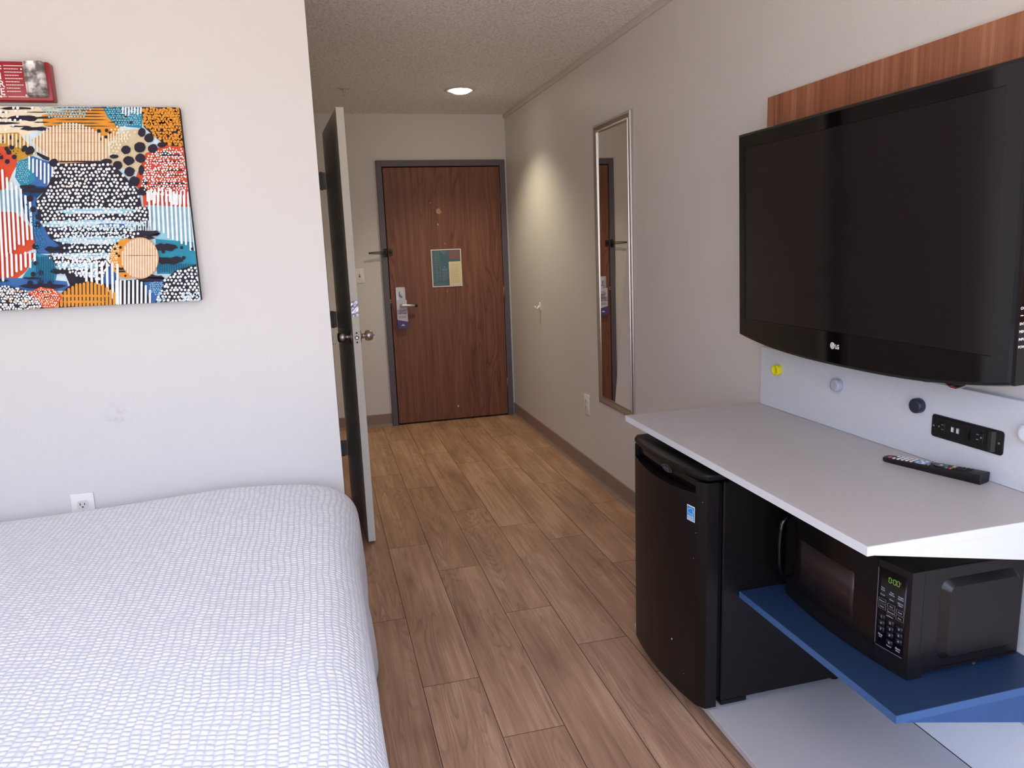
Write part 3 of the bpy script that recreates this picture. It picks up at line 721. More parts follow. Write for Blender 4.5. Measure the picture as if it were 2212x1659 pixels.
    # black arch with leaves
    for (x, y, rx, ry) in ((185, 622, 25, 24), (153, 610, 16, 18), (325, 697, 27, 25), (640, 690, 34, 17), (685, 660, 26, 12), (705, 712, 29, 27), (755, 620, 28, 26), (838, 605, 35, 31), (850, 517, 23, 27), (893, 550, 28, 28), (916, 613, 29, 27), (968, 590, 26, 16), (772, 685, 33, 28), (842, 670, 30, 28), (776, 750, 31, 29), (848, 742, 18, 30), (806, 808, 32, 30), (868, 812, 15, 20), (855, 867, 28, 26), (990, 638, 24, 10)): ell(x, y, rx, ry, 'navy', None, 14, .16)
    poly(wob([(222, 632), (300, 668), (296, 686), (262, 676), (226, 650)]), 'navy'); hs(330, 640, 690, 7); hs(925, 1100, 652, 9)
    hs(130, 290, 862, 26); hs(120, 220, 838, 16)
    # big dotted stone
    st = [(345, 705), (620, 690), (700, 730), (760, 790), (830, 860), (850, 960), (900, 965), (905, 1045), (850, 1130), (720, 1160), (690, 1270), (600, 1400), (470, 1380), (360, 1335), (290, 1250), (420, 1235), (310, 1150), (240, 1040), (215, 930), (280, 850)]
    poly(wob(st, 3, 8), 'navy')
    for (a, b, y, h) in ((330, 850, 985, 34), (235, 860, 1062, 40), (320, 770, 1160, 44), (380, 690, 1250, 34), (330, 600, 1310, 34), (470, 600, 1360, 22)): hs(a, b, y, h, 'sky', 14)
    for (a, b, y, h) in ((420, 760, 992, 14), (300, 800, 1058, 16), (400, 700, 1168, 18), (300, 660, 1250, 16)): hs(a, b, y, h, 'paper', 12)
    hs(560, 800, 1070, 20, 'blue', 10)
    for (a, b, y, h) in ((770, 905, 1024, 34), (810, 960, 1120, 36), (915, 1065, 1200, 42), (935, 1095, 1280, 42), (270, 420, 1215, 36), (300, 420, 1345, 30), (700, 760, 1330, 16), (700, 760, 1300, 14), (820, 985, 1385, 40), (140, 260, 1385, 12), (-200, 60, 1400, 16), (120, 400, 1432, 26), (540, 690, 1290, 22), (760, 930, 1145, 18)): hs(a, b, y, h, 'navy', 9)
    inner = [(x*.985+8, y) for x, y in st]
    dots(inner, 24.5, 8.2, 'white', .4, .25, .03)
    dots([(360, 1040), (860, 1040), (760, 1180), (420, 1190)], 17, 6, 'paper', .5, .4, .35); dots([(300, 1240), (690, 1240), (600, 1390), (380, 1330)], 17, 6.5, 'white', .5, .4, .3)
    dots([(345, 705), (620, 700), (610, 880), (350, 860)], 40, 6, 'cream', .9, .6, .5)
    # red dotted hill
    for y in (690, 742, 770, 820, 838): hs(890+R.random()*40, 1120, y, 7)
    dots([(880, 660), (990, 605), (1112, 612), (1130, 850), (1040, 900), (880, 900), (845, 840)], 15.5, 5.4, 'white', .5, .4, .08)
    bars(885, 1130, 22, 11, lambda x: 850+abs(x-960)*.12, lambda x: 930+(x-885)*.1, 'white', jit=24)
    bars(893, 1165, 26, 13, lambda x: 870+abs(x-1000)*.1, lambda x: 1080+(x-893)*.55, 'white', .045, 26)
    bars(770, 930, 15, 7, lambda x: 1045, lambda x: 1100, 'paper', 0, 14)
    dots([(935, 1160), (1165, 1200), (1160, 1300), (950, 1290)], 60, 11, 'navy', .6, .3, .2); bars(945, 1160, 14, 5, lambda x: 1300, lambda x: 1350, 'deep')
    # left big comb
    bars(-420, 190, 27.5, 14, lambda x: 725+max(0, x)*1.05-min(0, x)*.2, lambda x: 1265-abs(x)*.62, 'white', .05, 30)
    bars(-420, 230, 27.5, 14, lambda x: 1235+abs(x)*.02, lambda x: 1410-max(0, x)*.5, 'white', .03, 24)
    dots([(180, 900), (260, 1060), (290, 1230), (200, 1230)], 70, 19, 'navy', .5, .3, .15); dots([(140, 1240), (320, 1260), (320, 1420), (160, 1420)], 62, 15, 'navy', .6, .4, .2); dots([(150, 890), (290, 1180), (230, 1230), (200, 1080)], 17, 5, 'teal', .5, .4)
    bars(225, 330, 14, 5, lambda x: 1255, lambda x: 1410, 'deep')
    # sun disc
    ell(762, 1268, 100, 118, 'orange', None, 28); dots([(670, 1180), (720, 1170), (700, 1330), (668, 1290)], 15, 5, 'cream'); dots([(690, 1160), (730, 1160), (720, 1260), (690, 1240)], 28, 9, 'navy', .5, .4, .2)
    hs(690, 770, 1328, 16); hs(695, 760, 1345, 10); dots([(720, 1340), (860, 1380), (820, 1396), (740, 1370)], 26, 7, 'navy', .6)
    ell(840, 1265, 112, 124, 'peach', None, 36)
    bars(737, 948, 15.5, 8.5, lambda x: 1265-124*math.sqrt(max(0, 1-((x-840)/112)**2))+6, lambda x: 1265+124*math.sqrt(max(0, 1-((x-840)/112)**2))-6, 'cream', 0, 4); hs(735, 945, 1250, 3)
    # bottom combs and hills
    bars(520, 720, 31, 15, lambda x: 1290+abs(x-610)*.05, lambda x: 1420+(x-520)*.75, 'white', .02, 14)
    bars(700, 905, 25, 13, lambda x: 1395+max(0, x-840)*.9, lambda x: 1545, 'white', 0, 10)
    poly(wob([(345, 1560), (345, 1500), (420, 1430), (540, 1402), (640, 1440), (700, 1545)], 3), 'navy')
    hill = lambda x: 1404+((x-535)/190)**2*100
    bars(350, 690, 22.5, 16, hill, lambda x: 1556, 'orange', .01, 8); hs(350, 680, 1490, 14, 'orange', 12); hs(380, 640, 1525, 12, 'orange', 10)
    poly(wob([(175, 1470), (250, 1436), (330, 1450), (380, 1500), (330, 1570), (240, 1570)], 3), 'red'); hs(200, 330, 1465, 9); hs(250, 360, 1500, 8)
    dots([(185, 1470), (250, 1442), (330, 1455), (370, 1500), (330, 1560), (250, 1560)], 14, 4.4, 'cream', .5, .4, .05)
    hill2 = [(L, 1600), (L, 1470), (-60, 1435), (60, 1432), (160, 1460), (240, 1520), (275, 1575), (150, 1600)]
    poly(wob(hill2, 3), 'navy'); dots(hill2, 17.5, 7, 'white', .45, .4, .05); dots(hill2, 40, 7, 'peach', .8, .3, .3)
    br = [(985, 1400), (1050, 1340), (1190, 1300), (1230, 1540), (930, 1545)]
    poly(wob(br, 3), 'navy'); dots(br, 22.5, 8, 'white', .4, .3, .02)
    dots([(900, 1410), (985, 1400), (960, 1490), (900, 1470)], 13, 4.5, 'sky'); dots([(1090, 1470), (1200, 1480), (1200, 1540), (1080, 1540)], 18, 9, 'paper', .8, .5, .3); dots([(940, 1480), (1000, 1450), (990, 1540), (930, 1540)], 15, 5, 'sky', .6, .4, .2)
    o = obj('canvas_art', bm, ['paint_'+k for k in IK]+['canvas_side'], None, (-.825, YL, 1.28))
    return tag(o, 'colourful abstract canvas of dots and stripes on the left wall', 'painting')
NOFLIP.add('canvas_art'); art()

# ------------------------------------------------------------------ bed
bed = thing('bed', 'bed under white puckered bedspread beside the left wall', 'bed', (-.95, 1.55, 0))
obj('bed_base', bxm(-1.98, -.06, .68, 2.46, .0, .30, bev=.01), 'mattress_cloth', bed)
obj('mattress', bxm(-2.0, -.05, .66, 2.48, .30, .60, bev=.05, seg=4), 'mattress_cloth', bed)
def spread():
    bm = bmesh.new(); uvl = bm.loops.layers.uv.new('UVMap')
    xa, xb, ya, yb = -2.10, .050, .56, 2.578; R_, r_, zt, drop = .17, .105, .646, .54
    def sm(a, b, t): t = min(1, max(0, (t-a)/(b-a))); return t*t*(3-2*t)
    # a lattice in the flat cloth: inside the core it lies flat, past it rolls over the edge and hangs
    cx0, cx1, cy0, cy1 = xa-.5, xb-R_, ya+R_, yb-R_
    ext = (R_-r_)+r_*PI/2+drop
    def steps(a, b, h): n = max(1, round((b-a)/h)); return [a+(b-a)*i/n for i in range(n+1)]
    S = steps(xa, cx1, .035)[:-1]+steps(cx1, cx1+ext, .018)
    T = steps(cy0-ext, cy0, .018)[:-1]+steps(cy0, cy1, .035)[:-1]+steps(cy1, cy1+ext, .018)
    def f(s, t):
        qx, qy = min(max(s, cx0), cx1), min(max(t, cy0), cy1); vx, vy = s-qx, t-qy
        l = max(abs(vx), abs(vy), math.hypot(vx, vy)*.86) if vx and vy else math.hypot(vx, vy)
        if l < 1e-9: n = (0, 0)
        else: h = math.hypot(vx, vy); n = (vx/h, vy/h)
        a = R_-r_
        if l <= a: out, z = l, 0
        elif l <= a+r_*PI/2: th = (l-a)/r_; out, z = a+r_*math.sin(th), -r_*(1-math.cos(th))
        else: out, z = R_, -r_-(l-a-r_*PI/2)
        hang = max(0, -z-r_)
        fold = .010*math.sin((t*1.0-s*.8)*17+1.3)*min(1, hang/.25)*(1 if (vx > 0 or vy < 0) else 0)
        out += fold+.03*hang*(1 if vx > 0 else 0)
        x, y = qx+n[0]*out, qy+n[1]*out
        top = zt+.022*math.exp(-((x+.30)/.26)**2)*sm(1.6, 2.45, y)-.004*sm(-.5, -1.2, x)+.005*math.sin(x*5.3+y*3.1)*math.sin(y*4.1)
        x += .020*sm(1.95, 2.35, y)*sm(-.12, .04, x)
        return (x, min(y, 2.592), max(.03, top+z))
    g = [[bm.verts.new(f(s, t)) for t in T] for s in S]
    for i in range(len(S)-1):
        for j in range(len(T)-1):
            fc = bm.faces.new((g[i][j], g[i+1][j], g[i+1][j+1], g[i][j+1])); fc.smooth = True
            for lp, (s, t) in zip(fc.loops, ((S[i], T[j]), (S[i+1], T[j]), (S[i+1], T[j+1]), (S[i], T[j+1]))): lp[uvl].uv = (s, t)
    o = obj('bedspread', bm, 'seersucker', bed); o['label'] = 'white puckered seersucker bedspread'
NOFLIP.add('bedspread'); spread()

# ------------------------------------------------------------------ wood board, peg rail and television
PYE, PY0 = 1.14, 2.332                    # near and far ends of the built-in
wb = obj('wall_board', bxm(XR-.020, XR, PYE, PY0, 1.20, 1.876, bev=.001, seg=1), 'zebra_laminate', None, (XR, 1.73, 1.20))
tag(wb, 'striped orange-brown wood laminate board on the wall behind the television', 'wall panel')
rail = thing('back_panel', 'long pale grey wall panel standing on the back of the desk top', 'wall panel', (XR, 1.73, .818))
obj('panel', bxm(XR-.020, XR, PYE, PY0, .818, 1.027, bev=.001, seg=1), 'pale_panel', rail)
for y, mname, lb, dish in ((2.221, 'yellow_knob', 'yellow round knob on the pale panel under the television', 1), (1.912, 'grey_knob', 'light grey round knob on the panel under the television', 0), (1.592, 'navy_knob', 'dark navy round knob beside the black power outlet', 0), (1.272, 'white_knob', 'white round knob at the right edge past the power outlet', 0)):
    bm = bmesh.new(); r = .0185 if dish else .020
    pf = [(0, r*.93), (.004, r), (.016, r), (.019, r*.94), (.019, r*.78), (.0165, r*.72), (.0165, 0)] if dish else [(0, r*.93), (.004, r), (.017, r), (.020, r*.93), (.0205, r*.6), (.0195, 0)]
    lathe(bm, (XR-.020, y, .959), (-1, 0, 0), pf, 32); k = obj('wall_peg', bm, mname, None, (XR-.020, y, .959)); tag(k, lb, 'coat peg')
# power unit set in the panel
pw = thing('power_outlet_unit', 'black outlet plate with two sockets and charging ports above the desk', 'power outlet', (XR-.020, 1.442, .917)); X_ = XR-.020
bm = bmesh.new(); prism(bm, rrect(1.336, 1.547, .888, .947, .008), 'x', X_-.004, X_, bev=.0015); fp = autosmooth(obj('face_plate', bm, 'black_plastic', pw))
bm = bmesh.new()
N_ = 10; pts = [(X_-.004, 1.529), (X_-.0055, 1.526), (X_-.0055, 1.378)]+[(X_-.0055-.0075*math.sin(PI*min(1, i/N_)), 1.378-.018*i/N_) for i in range(1, N_)]+[(X_-.004, 1.358)]
pts = [(X_-.004, 1.529), (X_-.007, 1.525), (X_-.007, 1.380), (X_-.012, 1.374), (X_-.0135, 1.368), (X_-.011, 1.362), (X_-.004, 1.356)]
prism(bm, pts, 'z', .892, .943, bev=.001, seg=1); obj('raised_centre', bm, 'black_plastic', pw)
def socket(yc, flip):
    bm = bmesh.new(); box(bm, X_-.0082, X_-.0068, yc-.0115, yc+.0115, .9065, .9325, bev=.0008, seg=1); s_ = obj('socket', bm, 'micro_black', pw)
    bm = bmesh.new()
    for z in (.9135, .9255): box(bm, X_-.0086, X_-.0078, yc+flip*.004-.0035, yc+flip*.004+.0035, z-.001, z+.001)
    cyl(bm, (X_-.0086, yc-flip*.006, .9195), (X_-.0078, yc-flip*.006, .9195), .0026, n=10); obj('slot', bm, 'print_dim', s_)
socket(1.512, -1); socket(1.398, 1)
for y in (1.477, 1.461):
    bm = bmesh.new(); box(bm, X_-.0082, X_-.0068, y-.004, y+.004, .9135, .9265); u = obj('charging_port', bm, 'satin_steel', pw)
    bm = bmesh.new(); box(bm, X_-.0086, X_-.008, y-.0008, y+.0026, .9150, .9250); obj('slot', bm, 'print_white', u)
bm = bmesh.new(); box(bm, X_-.0080, X_-.0068, 1.424, 1.440, .905, .934)
for a in ((1.4265, 1.4375, .9065, .9325),):
    vs = [(X_-.008, a[2]), (X_-.0115, a[2]+.004), (X_-.0085, a[3]), (X_-.008, a[3])]
    v0 = [bm.verts.new((x, a[0], z)) for x, z in vs]; v1 = [bm.verts.new((x, a[1], z)) for x, z in vs]
    bm.faces.new(v0); bm.faces.new(v1)
    for i in range(4): bm.faces.new((v0[i], v0[(i+1) % 4], v1[(i+1) % 4], v1[i]))
obj('rocker_switch', bm, 'micro_black', pw)
for y in (1.539, 1.346):
    bm = bmesh.new(); cyl(bm, (X_-.0052, y, .917), (X_-.004, y, .917), .0028, n=12); obj('screw', bm, 'print_dim', pw)

def television():
    tv = thing('television', 'black flat screen television mounted on the right wall above the desk', 'television', (XR-.02, 1.775, 1.4))
    y0, y1, zb, zt = 1.234, 2.302, 1.082, 1.752; xf = 1.404; ym = (y0+y1)/2; hw = (y1-y0)/2
    tilt = Matrix.Translation((1.42, 0, 1.417)) @ Matrix.Rotation(math.radians(1.5), 4, 'Y').inverted() @ Matrix.Translation((-1.42, 0, -1.417))
    def T(bm): bmesh.ops.transform(bm, matrix=tilt, verts=bm.verts[:]); return bm
    def low(y): t = (y-ym)/hw; return zb-.040*max(0, 1-abs(t)**2.6)
    def outline(m):       # m: inset
        o = [(y1-m, zt-m), (y0+m, zt-m)]
        n = 36
        for i in range(n+1):
            t = i/n; y = y0+m+(y1-y0-2*m)*t; o.append((y, low(y)+m))
        return o
    a0, a1, b0, b1 = 1.288, 2.264, 1.140, 1.703
    # bezel: front ring around the screen, chamfered outer edge
    bm = bmesh.new()
    def ring(x, m): return [bm.verts.new((x, y, z)) for y, z in outline(m)]
    n = 2+37
    rs = [ring(xf+.052, .004), ring(xf+.046, .0), ring(xf+.010, 0.), ring(xf+.003, .003), ring(xf, .010)]
    for A, B in zip(rs, rs[1:]):
        for i in range(n): f = bm.faces.new((A[i], A[(i+1) % n], B[(i+1) % n], B[i])); f.smooth = True
    inn = []
    for (y, z) in outline(.010):     # matching points round the screen opening
        if z > 1.5: inn.append((a1 if y > ym else a0, b1))
        else: inn.append((min(max(y, a0), a1), b0))
    I0 = [bm.verts.new((xf, y, z)) for y, z in inn]; I1 = [bm.verts.new((xf+.006, y, z)) for y, z in inn]
    F = rs[-1]
    for i in range(n):
        j = (i+1) % n
        for A, B in ((F, I0), (I0, I1)):
            try: bm.faces.new((A[i], A[j], B[j], B[i]))
            except ValueError: pass
    bmesh.ops.remove_doubles(bm, verts=bm.verts[:], dist=1e-5)
    bmesh.ops.dissolve_degenerate(bm, edges=bm.edges[:], dist=1e-6)
    bz = obj('bezel', T(bm), 'black_gloss', tv); autosmooth(bz, 12)
    obj('screen', T(bxm(xf+.004, xf+.012, a0-.002, a1+.002, b0-.002, b1+.002)), 'screen', tv)
    bm = bmesh.new(); box(bm, xf+.020, xf+.05, y0+.01, y1-.01, 1.085, zt-.01); prism(bm, rrect(y0+.006, y1-.006, 1.075, zt-.008, .03), 'x', xf+.046, xf+.088, bev=.014, seg=3)
    bs = autosmooth(obj('back_shell', T(bm), 'tv_side', tv), 50)
    bm = bmesh.new(); box(bm, xf+.084, XR-.0201, ym-.22, ym+.22, 1.25, 1.6); obj('wall_mount', bm, 'black_plastic', tv)
    # brand emblem
    bm = bmesh.new(); cy, cz, r = 1.8065, 1.1015, .0098; X = xf-.0004
    cyl(bm, (X+.0003, cy, cz), (X-.0002, cy, cz), r, n=32)
    text(bm, 'LG', .0170, (X-.0001, 1.7945, 1.0945), (0, -1, 0), (0, 0, 1), off=.0009, xs=.78)
    lg = obj('brand_emblem', T(bm), 'print_white', bz)
    bm = bmesh.new(); X -= .0004
    def st(pts, w=.0011):
        for (p, q) in zip(pts, pts[1:]):
            d = Vector((q[0]-p[0], q[1]-p[1])); d.normalize(); nrm = Vector((-d.y, d.x))*w/2
            quad(bm, (X, p[0]+nrm.x, p[1]+nrm.y), (X, q[0]+nrm.x, q[1]+nrm.y), (X, q[0]-nrm.x, q[1]-nrm.y), (X, p[0]-nrm.x, p[1]-nrm.y))
    st([(cy, cz+.0045), (cy, cz-.0042), (cy-.003, cz-.0042)]); st([(cy-.007*math.cos(a), cz+.007*math.sin(a)) for a in [PI*.42+2*PI*.78*i/22 for i in range(23)]]); st([(cy-.0070, cz+.0002), (cy-.0030, cz+.0002)])
    cyl(bm, (X+.0002, cy+.0034, cz+.0032), (X-.0001, cy+.0034, cz+.0032), .0012, n=10)
    obj('face_mark', T(bm), 'print_dim', lg)
    # power light lip below the frame
    bm = bmesh.new(); yc = 1.388
    prism(bm, [(yc-.04, low(yc-.04)+.004), (yc-.022, low(yc)-.001), (yc-.008, low(yc)-.008), (yc+.008, low(yc)-.008), (yc+.022, low(yc)-.001), (yc+.04, low(yc+.04)+.004)], 'x', xf+.004, xf+.03, bev=.002)
    lip = autosmooth(obj('power_light', T(bm), 'black_gloss', tv))
    bm = bmesh.new(); prism(bm, [(yc-.013, low(yc)-.0035), (yc-.006, low(yc)-.0058), (yc+.006, low(yc)-.0058), (yc+.013, low(yc)-.0035), (yc, low(yc)-.001)], 'x', xf+.002, xf+.0045); obj('indicator', T(bm), 'dark_red', lip)
    # side buttons
    bm = bmesh.new(); ys = y0+.004
    for k, s in enumerate(('CH', '', 'ENTER', 'MENU', 'INPUT', 'POWER')):
        if s: text(bm, s, .0075, (xf+.0112, y0-.0005, 1.246-.0165*k), (1, 0, 0), (0, 0, 1), off=.0003)
    box(bm, xf+.0125, xf+.020, y0-.0006, y0-.0002, 1.232, 1.234)
    obj('button_labels', T(bm), 'print_white', tv)
television()

# ------------------------------------------------------------------ built-in desk: worktop, blue shelf, base
wt = thing('worktop', 'pale grey laminate desk top along the right wall', 'desk', (1.28, 1.74, .79))
ZT = .8175
bm = bmesh.new(); prism(bm, [(1.006, 2.352), (.9905, PYE), (XR-.001, PYE), (XR-.001, 2.352)], 'z', ZT-.0205, ZT, bev=.0012, seg=1)
w_ = obj('top', bm, 'grey_laminate', wt)
bm = bmesh.new()
def strip(p, q, z0, z1, out=.0006):
    d = Vector((q[0]-p[0], q[1]-p[1], 0)).normalized(); n = Vector((d.y, -d.x, 0)); n = n if (n.x < -.5 or n.y < -.5) else -n
    a, b = Vector((*p, 0))+n*out, Vector((*q, 0))+n*out
    for A, B in ((a, b),):
        v = [(A.x, A.y, z0), (B.x, B.y, z0), (B.x, B.y, z1), (A.x, A.y, z1)]; w2 = [Vector(t)-n*(out+.0003) for t in v]
        vs = [bm.verts.new(t) for t in v]; ws = [bm.verts.new(t) for t in w2]
        bm.faces.new(vs); bm.faces.new(ws[::-1])
        for i in range(4): bm.faces.new((vs[i], vs[(i+1) % 4], ws[(i+1) % 4], ws[i]))
strip((1.006, 2.352), (.9905, PYE), ZT-.0200, ZT-.0006); strip((.9905, PYE), (XR-.001, PYE), ZT-.0200, ZT-.0006)
e_ = obj('edge_band', bm, 'white_edge', wt); e_['label'] = 'white edge band'
bm = bmesh.new(); prism(bm, [(1.006, ZT-.0206), (XR-.001, ZT-.0206), (XR-.001, .704)], 'y', PYE+.001, PYE+.019)
bk = obj('end_bracket', bm, 'white_edge', wt); bk['label'] = 'white triangular end bracket'

bs = thing('blue_shelf', 'blue laminate shelf under the desk holding the microwave', 'shelf', (1.31, 1.455, .40))
BS = (1.098, 1.757, 1.155)
bm = bmesh.new(); box(bm, BS[0], XR-.001, BS[2], BS[1], .400, .420, bev=.001, seg=1); obj('board', bm, 'blue_laminate', bs)
bm = bmesh.new(); strip((BS[0], BS[1]), (BS[0], BS[2]), .4008, .4195); strip((BS[0], BS[2]), (XR-.001, BS[2]), .4008, .4195)
e_ = obj('edge_band', bm, 'blue_edge', bs); e_['label'] = 'lighter blue edge band'
bm = bmesh.new(); prism(bm, [(1.118, .3995), (XR-.001, .3995), (XR-.001, .309)], 'y', BS[2]+.001, BS[2]+.019); obj('end_bracket', bm, 'blue_side', bs)

base = thing('base_platform', 'low pale grey platform on the floor under the fridge and blue shelf', 'platform', (1.27, 1.5, 0))
bm = bmesh.new(); prism(bm, [(1.012, 2.30), (1.004, .75), (XR-.0215, .75), (XR-.0215, 2.30)], 'z', .034, .054, bev=.001, seg=1); obj('board', bm, 'grey_laminate', base)
bm = bmesh.new(); prism(bm, [(1.042, 2.29), (1.028, .76), (1.06, .76), (1.07, 2.29)], 'z', 0, .034); box(bm, 1.07, XR-.03, .76, .78, 0, .034); box(bm, 1.07, XR-.03, 2.27, 2.29, 0, .034); k_ = obj('toe_kick', bm, 'bronze', base); k_['label'] = 'dark recessed toe kick'
bb = obj('kick_board', bxm(XR-.020, XR, .75, 1.757, .054, .262, bev=.001, seg=1), 'white_edge', None, (XR, 1.25, .054))
tag(bb, 'low white board along the wall behind the grey floor platform', 'wall panel')

# ------------------------------------------------------------------ fridge
fr = thing('mini_fridge', 'black mini fridge with curved door under the far end of the desk', 'mini fridge', (1.25, 2.0, .054))
FY0, FY1 = 1.760, 2.236; fm = (FY0+FY1)/2; fh = (FY1-FY0)/2
def fx(y, d=0): t = (y-fm)/fh; return .957+.026*t*t+(.012*max(0, abs(t)-.9)/.1 if abs(t) > .9 else 0)+d
bm = bmesh.new(); box(bm, 1.046, 1.50, FY0, FY1, .078, .752, bev=.003, seg=1); box(bm, 1.080, 1.50, FY0+.004, FY1-.004, .752, .766)
box(bm, 1.046, 1.13, FY0, FY1, .066, .0785); obj('body', bm, 'fridge_black', fr)
obj('gasket', bxm(1.028, 1.0465, FY0+.012, FY1-.012, .085, .745), 'dark_gap', fr)
for (x, y) in ((1.10, FY0+.04), (1.10, FY1-.04), (1.46, FY0+.04), (1.46, FY1-.04)):
    bm = bmesh.new(); cyl(bm, (x, y, .054), (x, y, .078), .016, n=14); obj('foot', bm, 'black_plastic', fr)
def colsdoor():
    bm = bmesh.new(); n = 48; ys = [FY0+(FY1-FY0)*i/n for i in range(n+1)]
    lo = .064; hi = .752
    def edge(y):      # upper rim of the door skin: a shallow sag between the two posts
        t = (y-fm)/fh; return .716-.012*(1-(t/.86)**2) if abs(t) < .86 else hi
    ycut = [fm-fh*.86, fm+fh*.86]; ys = sorted(set(ys+[c+e for c in ycut for e in (-1e-4, 1e-4)]))
    prof = []
    for y in ys: prof.append((y, fx(y), edge(y)))
    F0 = [bm.verts.new((x, y, lo)) for y, x, h in prof]; F1 = [bm.verts.new((x, y, h)) for y, x, h in prof]
    B0 = [bm.verts.new((1.030, y, lo)) for y, x, h in prof]; B1 = [bm.verts.new((1.030, y, h)) for y, x, h in prof]
    for i in range(len(prof)-1):
        f = bm.faces.new((F0[i], F1[i], F1[i+1], F0[i+1])); f.smooth = True
        bm.faces.new((F1[i], B1[i], B1[i+1], F1[i+1])); bm.faces.new((B0[i], F0[i], F0[i+1], B0[i+1])); bm.faces.new((B1[i], B0[i], B0[i+1], B1[i+1]))
    for k in (0, -1): bm.faces.new((F0[k], B0[k], B1[k], F1[k]))
    # scoop floor and wall
    return bm
NOFLIP.add('nothing')
dr = autosmooth(obj('door', colsdoor(), 'fridge_black', fr), 40)
bm = bmesh.new(); n = 30
def rx(y): t = (y-fm)/(fh*.86); return .988+.006*t*t
ys = [fm-fh*.855+2*fh*.855*i/n for i in range(n+1)]
A = [bm.verts.new((rx(y), y, .700)) for y in ys]; B = [bm.verts.new((rx(y)-.004, y, .7560)) for y in ys]; A2 = [bm.verts.new((rx(y)+.02, y, .700)) for y in ys]; B2 = [bm.verts.new((rx(y)+.02, y, .7560)) for y in ys]
for i in range(n):
    f = bm.faces.new((A[i], B[i], B[i+1], A[i+1])); f.smooth = True
    bm.faces.new((A2[i], A2[i+1], B2[i+1], B2[i])); bm.faces.new((B[i], B2[i], B2[i+1], B[i+1])); bm.faces.new((A[i], A[i+1], A2[i+1], A2[i]))
for k in (0, -1): bm.faces.new((A[k], B[k], B2[k], A2[k]))
hr = obj('handle_recess', bm, 'recess_black', fr)
bm = bmesh.new()
cap = [(fx(FY0-.002+(FY1-FY0+.004)*i/36, 0.), FY0-.003+(FY1-FY0+.006)*i/36) for i in range(37)]+[(1.075, FY1+.004), (1.075, FY0-.004)]
prism(bm, cap, 'z', .7575, .7775, bev=.007, seg=3); autosmooth(obj('top_cap', bm, 'fridge_black', fr), 50)
# badge, sticker, chips
bm = bmesh.new(); yb, zb_ = 1.985, .7335; X = rx(yb)-.0035
prism(bm, [(yb-.033*math.cos(a), zb_+.0105*math.sin(a)) for a in [2*PI*i/28 for i in range(28)]], 'x', X-.0012, X+.002); bd = obj('badge', bm, 'black_plastic', hr)
bm = bmesh.new()
for a, b in (((1, 1), (.92, .86)),):
    n = 28; o1 = [bm.verts.new((X-.0018, yb-.033*math.cos(2*PI*i/n), zb_+.0105*math.sin(2*PI*i/n))) for i in range(n)]; o2 = [bm.verts.new((X-.0018, yb-.0305*math.cos(2*PI*i/n), zb_+.0088*math.sin(2*PI*i/n))) for i in range(n)]
    for i in range(n): bm.faces.new((o1[i], o1[(i+1) % n], o2[(i+1) % n], o2[i]))
text(bm, 'Danby', .0135, (X-.0018, yb+.020, zb_-.004), (0, -1, 0), (0, 0, 1), off=.0004); obj('badge_lettering', bm, 'print_dim', bd)
bm = bmesh.new(); ys_, zs_ = 1.812, .651
def onskin(y, z, d): return (fx(y)-d, y, z)
def sk(y0, y1, z0, z1, d, mi):
    n = 4
    for i in range(n):
        a, b = y0+(y1-y0)*i/n, y0+(y1-y0)*(i+1)/n; quad(bm, onskin(a, z0, d), onskin(b, z0, d), onskin(b, z1, d), onskin(a, z1, d), mi)
sk(ys_-.0175, ys_+.0175, zs_-.023, zs_+.023, .0008, 0); sk(ys_-.0150, ys_+.0150, zs_-.0195, zs_+.0195, .0014, 1)
for i in range(3): sk(ys_-.0135, ys_+.0135, zs_-.0175+.0042*i, zs_-.0155+.0042*i, .0019, 0)
def band(pts, w):
    for p, q in zip(pts, pts[1:]):
        d_ = Vector((q[0]-p[0], q[1]-p[1])); d_.normalize(); nr = Vector((-d_.y, d_.x))*w/2
        quad(bm, onskin(p[0]+nr.x, p[1]+nr.y, .0020), onskin(q[0]+nr.x, q[1]+nr.y, .0020), onskin(q[0]-nr.x, q[1]-nr.y, .0020), onskin(p[0]-nr.x, p[1]-nr.y, .0020), 0)
band([(ys_+.0125*math.cos(a)-.001, zs_+.0045+.0105*math.sin(a)) for a in [PI*.05+PI*.95*i/12 for i in range(13)]], .0016)
band([(ys_+.012, zs_+.002), (ys_+.004, zs_-.002), (ys_-.004, zs_-.001), (ys_-.012, zs_-.0035)], .0016); band([(ys_-.009, zs_+.010), (ys_-.011, zs_+.003), (ys_-.009, zs_-.002)], .0014)
st_ = obj('energy_sticker', bm, ['white_plastic', 'sticker_blue'], dr); st_['label'] = 'small blue and white sticker'
for (y, z, r) in ((1.905, .215, .0022), (1.80, .52, .0008), (1.79, .60, .0008), (1.84, .135, .0009), (1.772, .695, .0010)):
    bm = bmesh.new(); prism(bm, [(y+r*math.cos(a), z+r*1.3*math.sin(a)) for a in [2*PI*i/7 for i in range(7)]], 'x', fx(y)-.0006, fx(y)+.0003)
    obj('paint_chip', bm, 'print_white', dr)

# ------------------------------------------------------------------ microwave
mw = thing('microwave', 'black countertop microwave on the blue shelf', 'microwave', (1.36, 1.475, .420))
MX, MY0, MY1, MZ0, MZ1 = 1.238, 1.250, 1.700, .430, .680
bm = bmesh.new(); box(bm, MX, 1.520, MY0, MY1, MZ0, MZ1, bev=.004, seg=2)
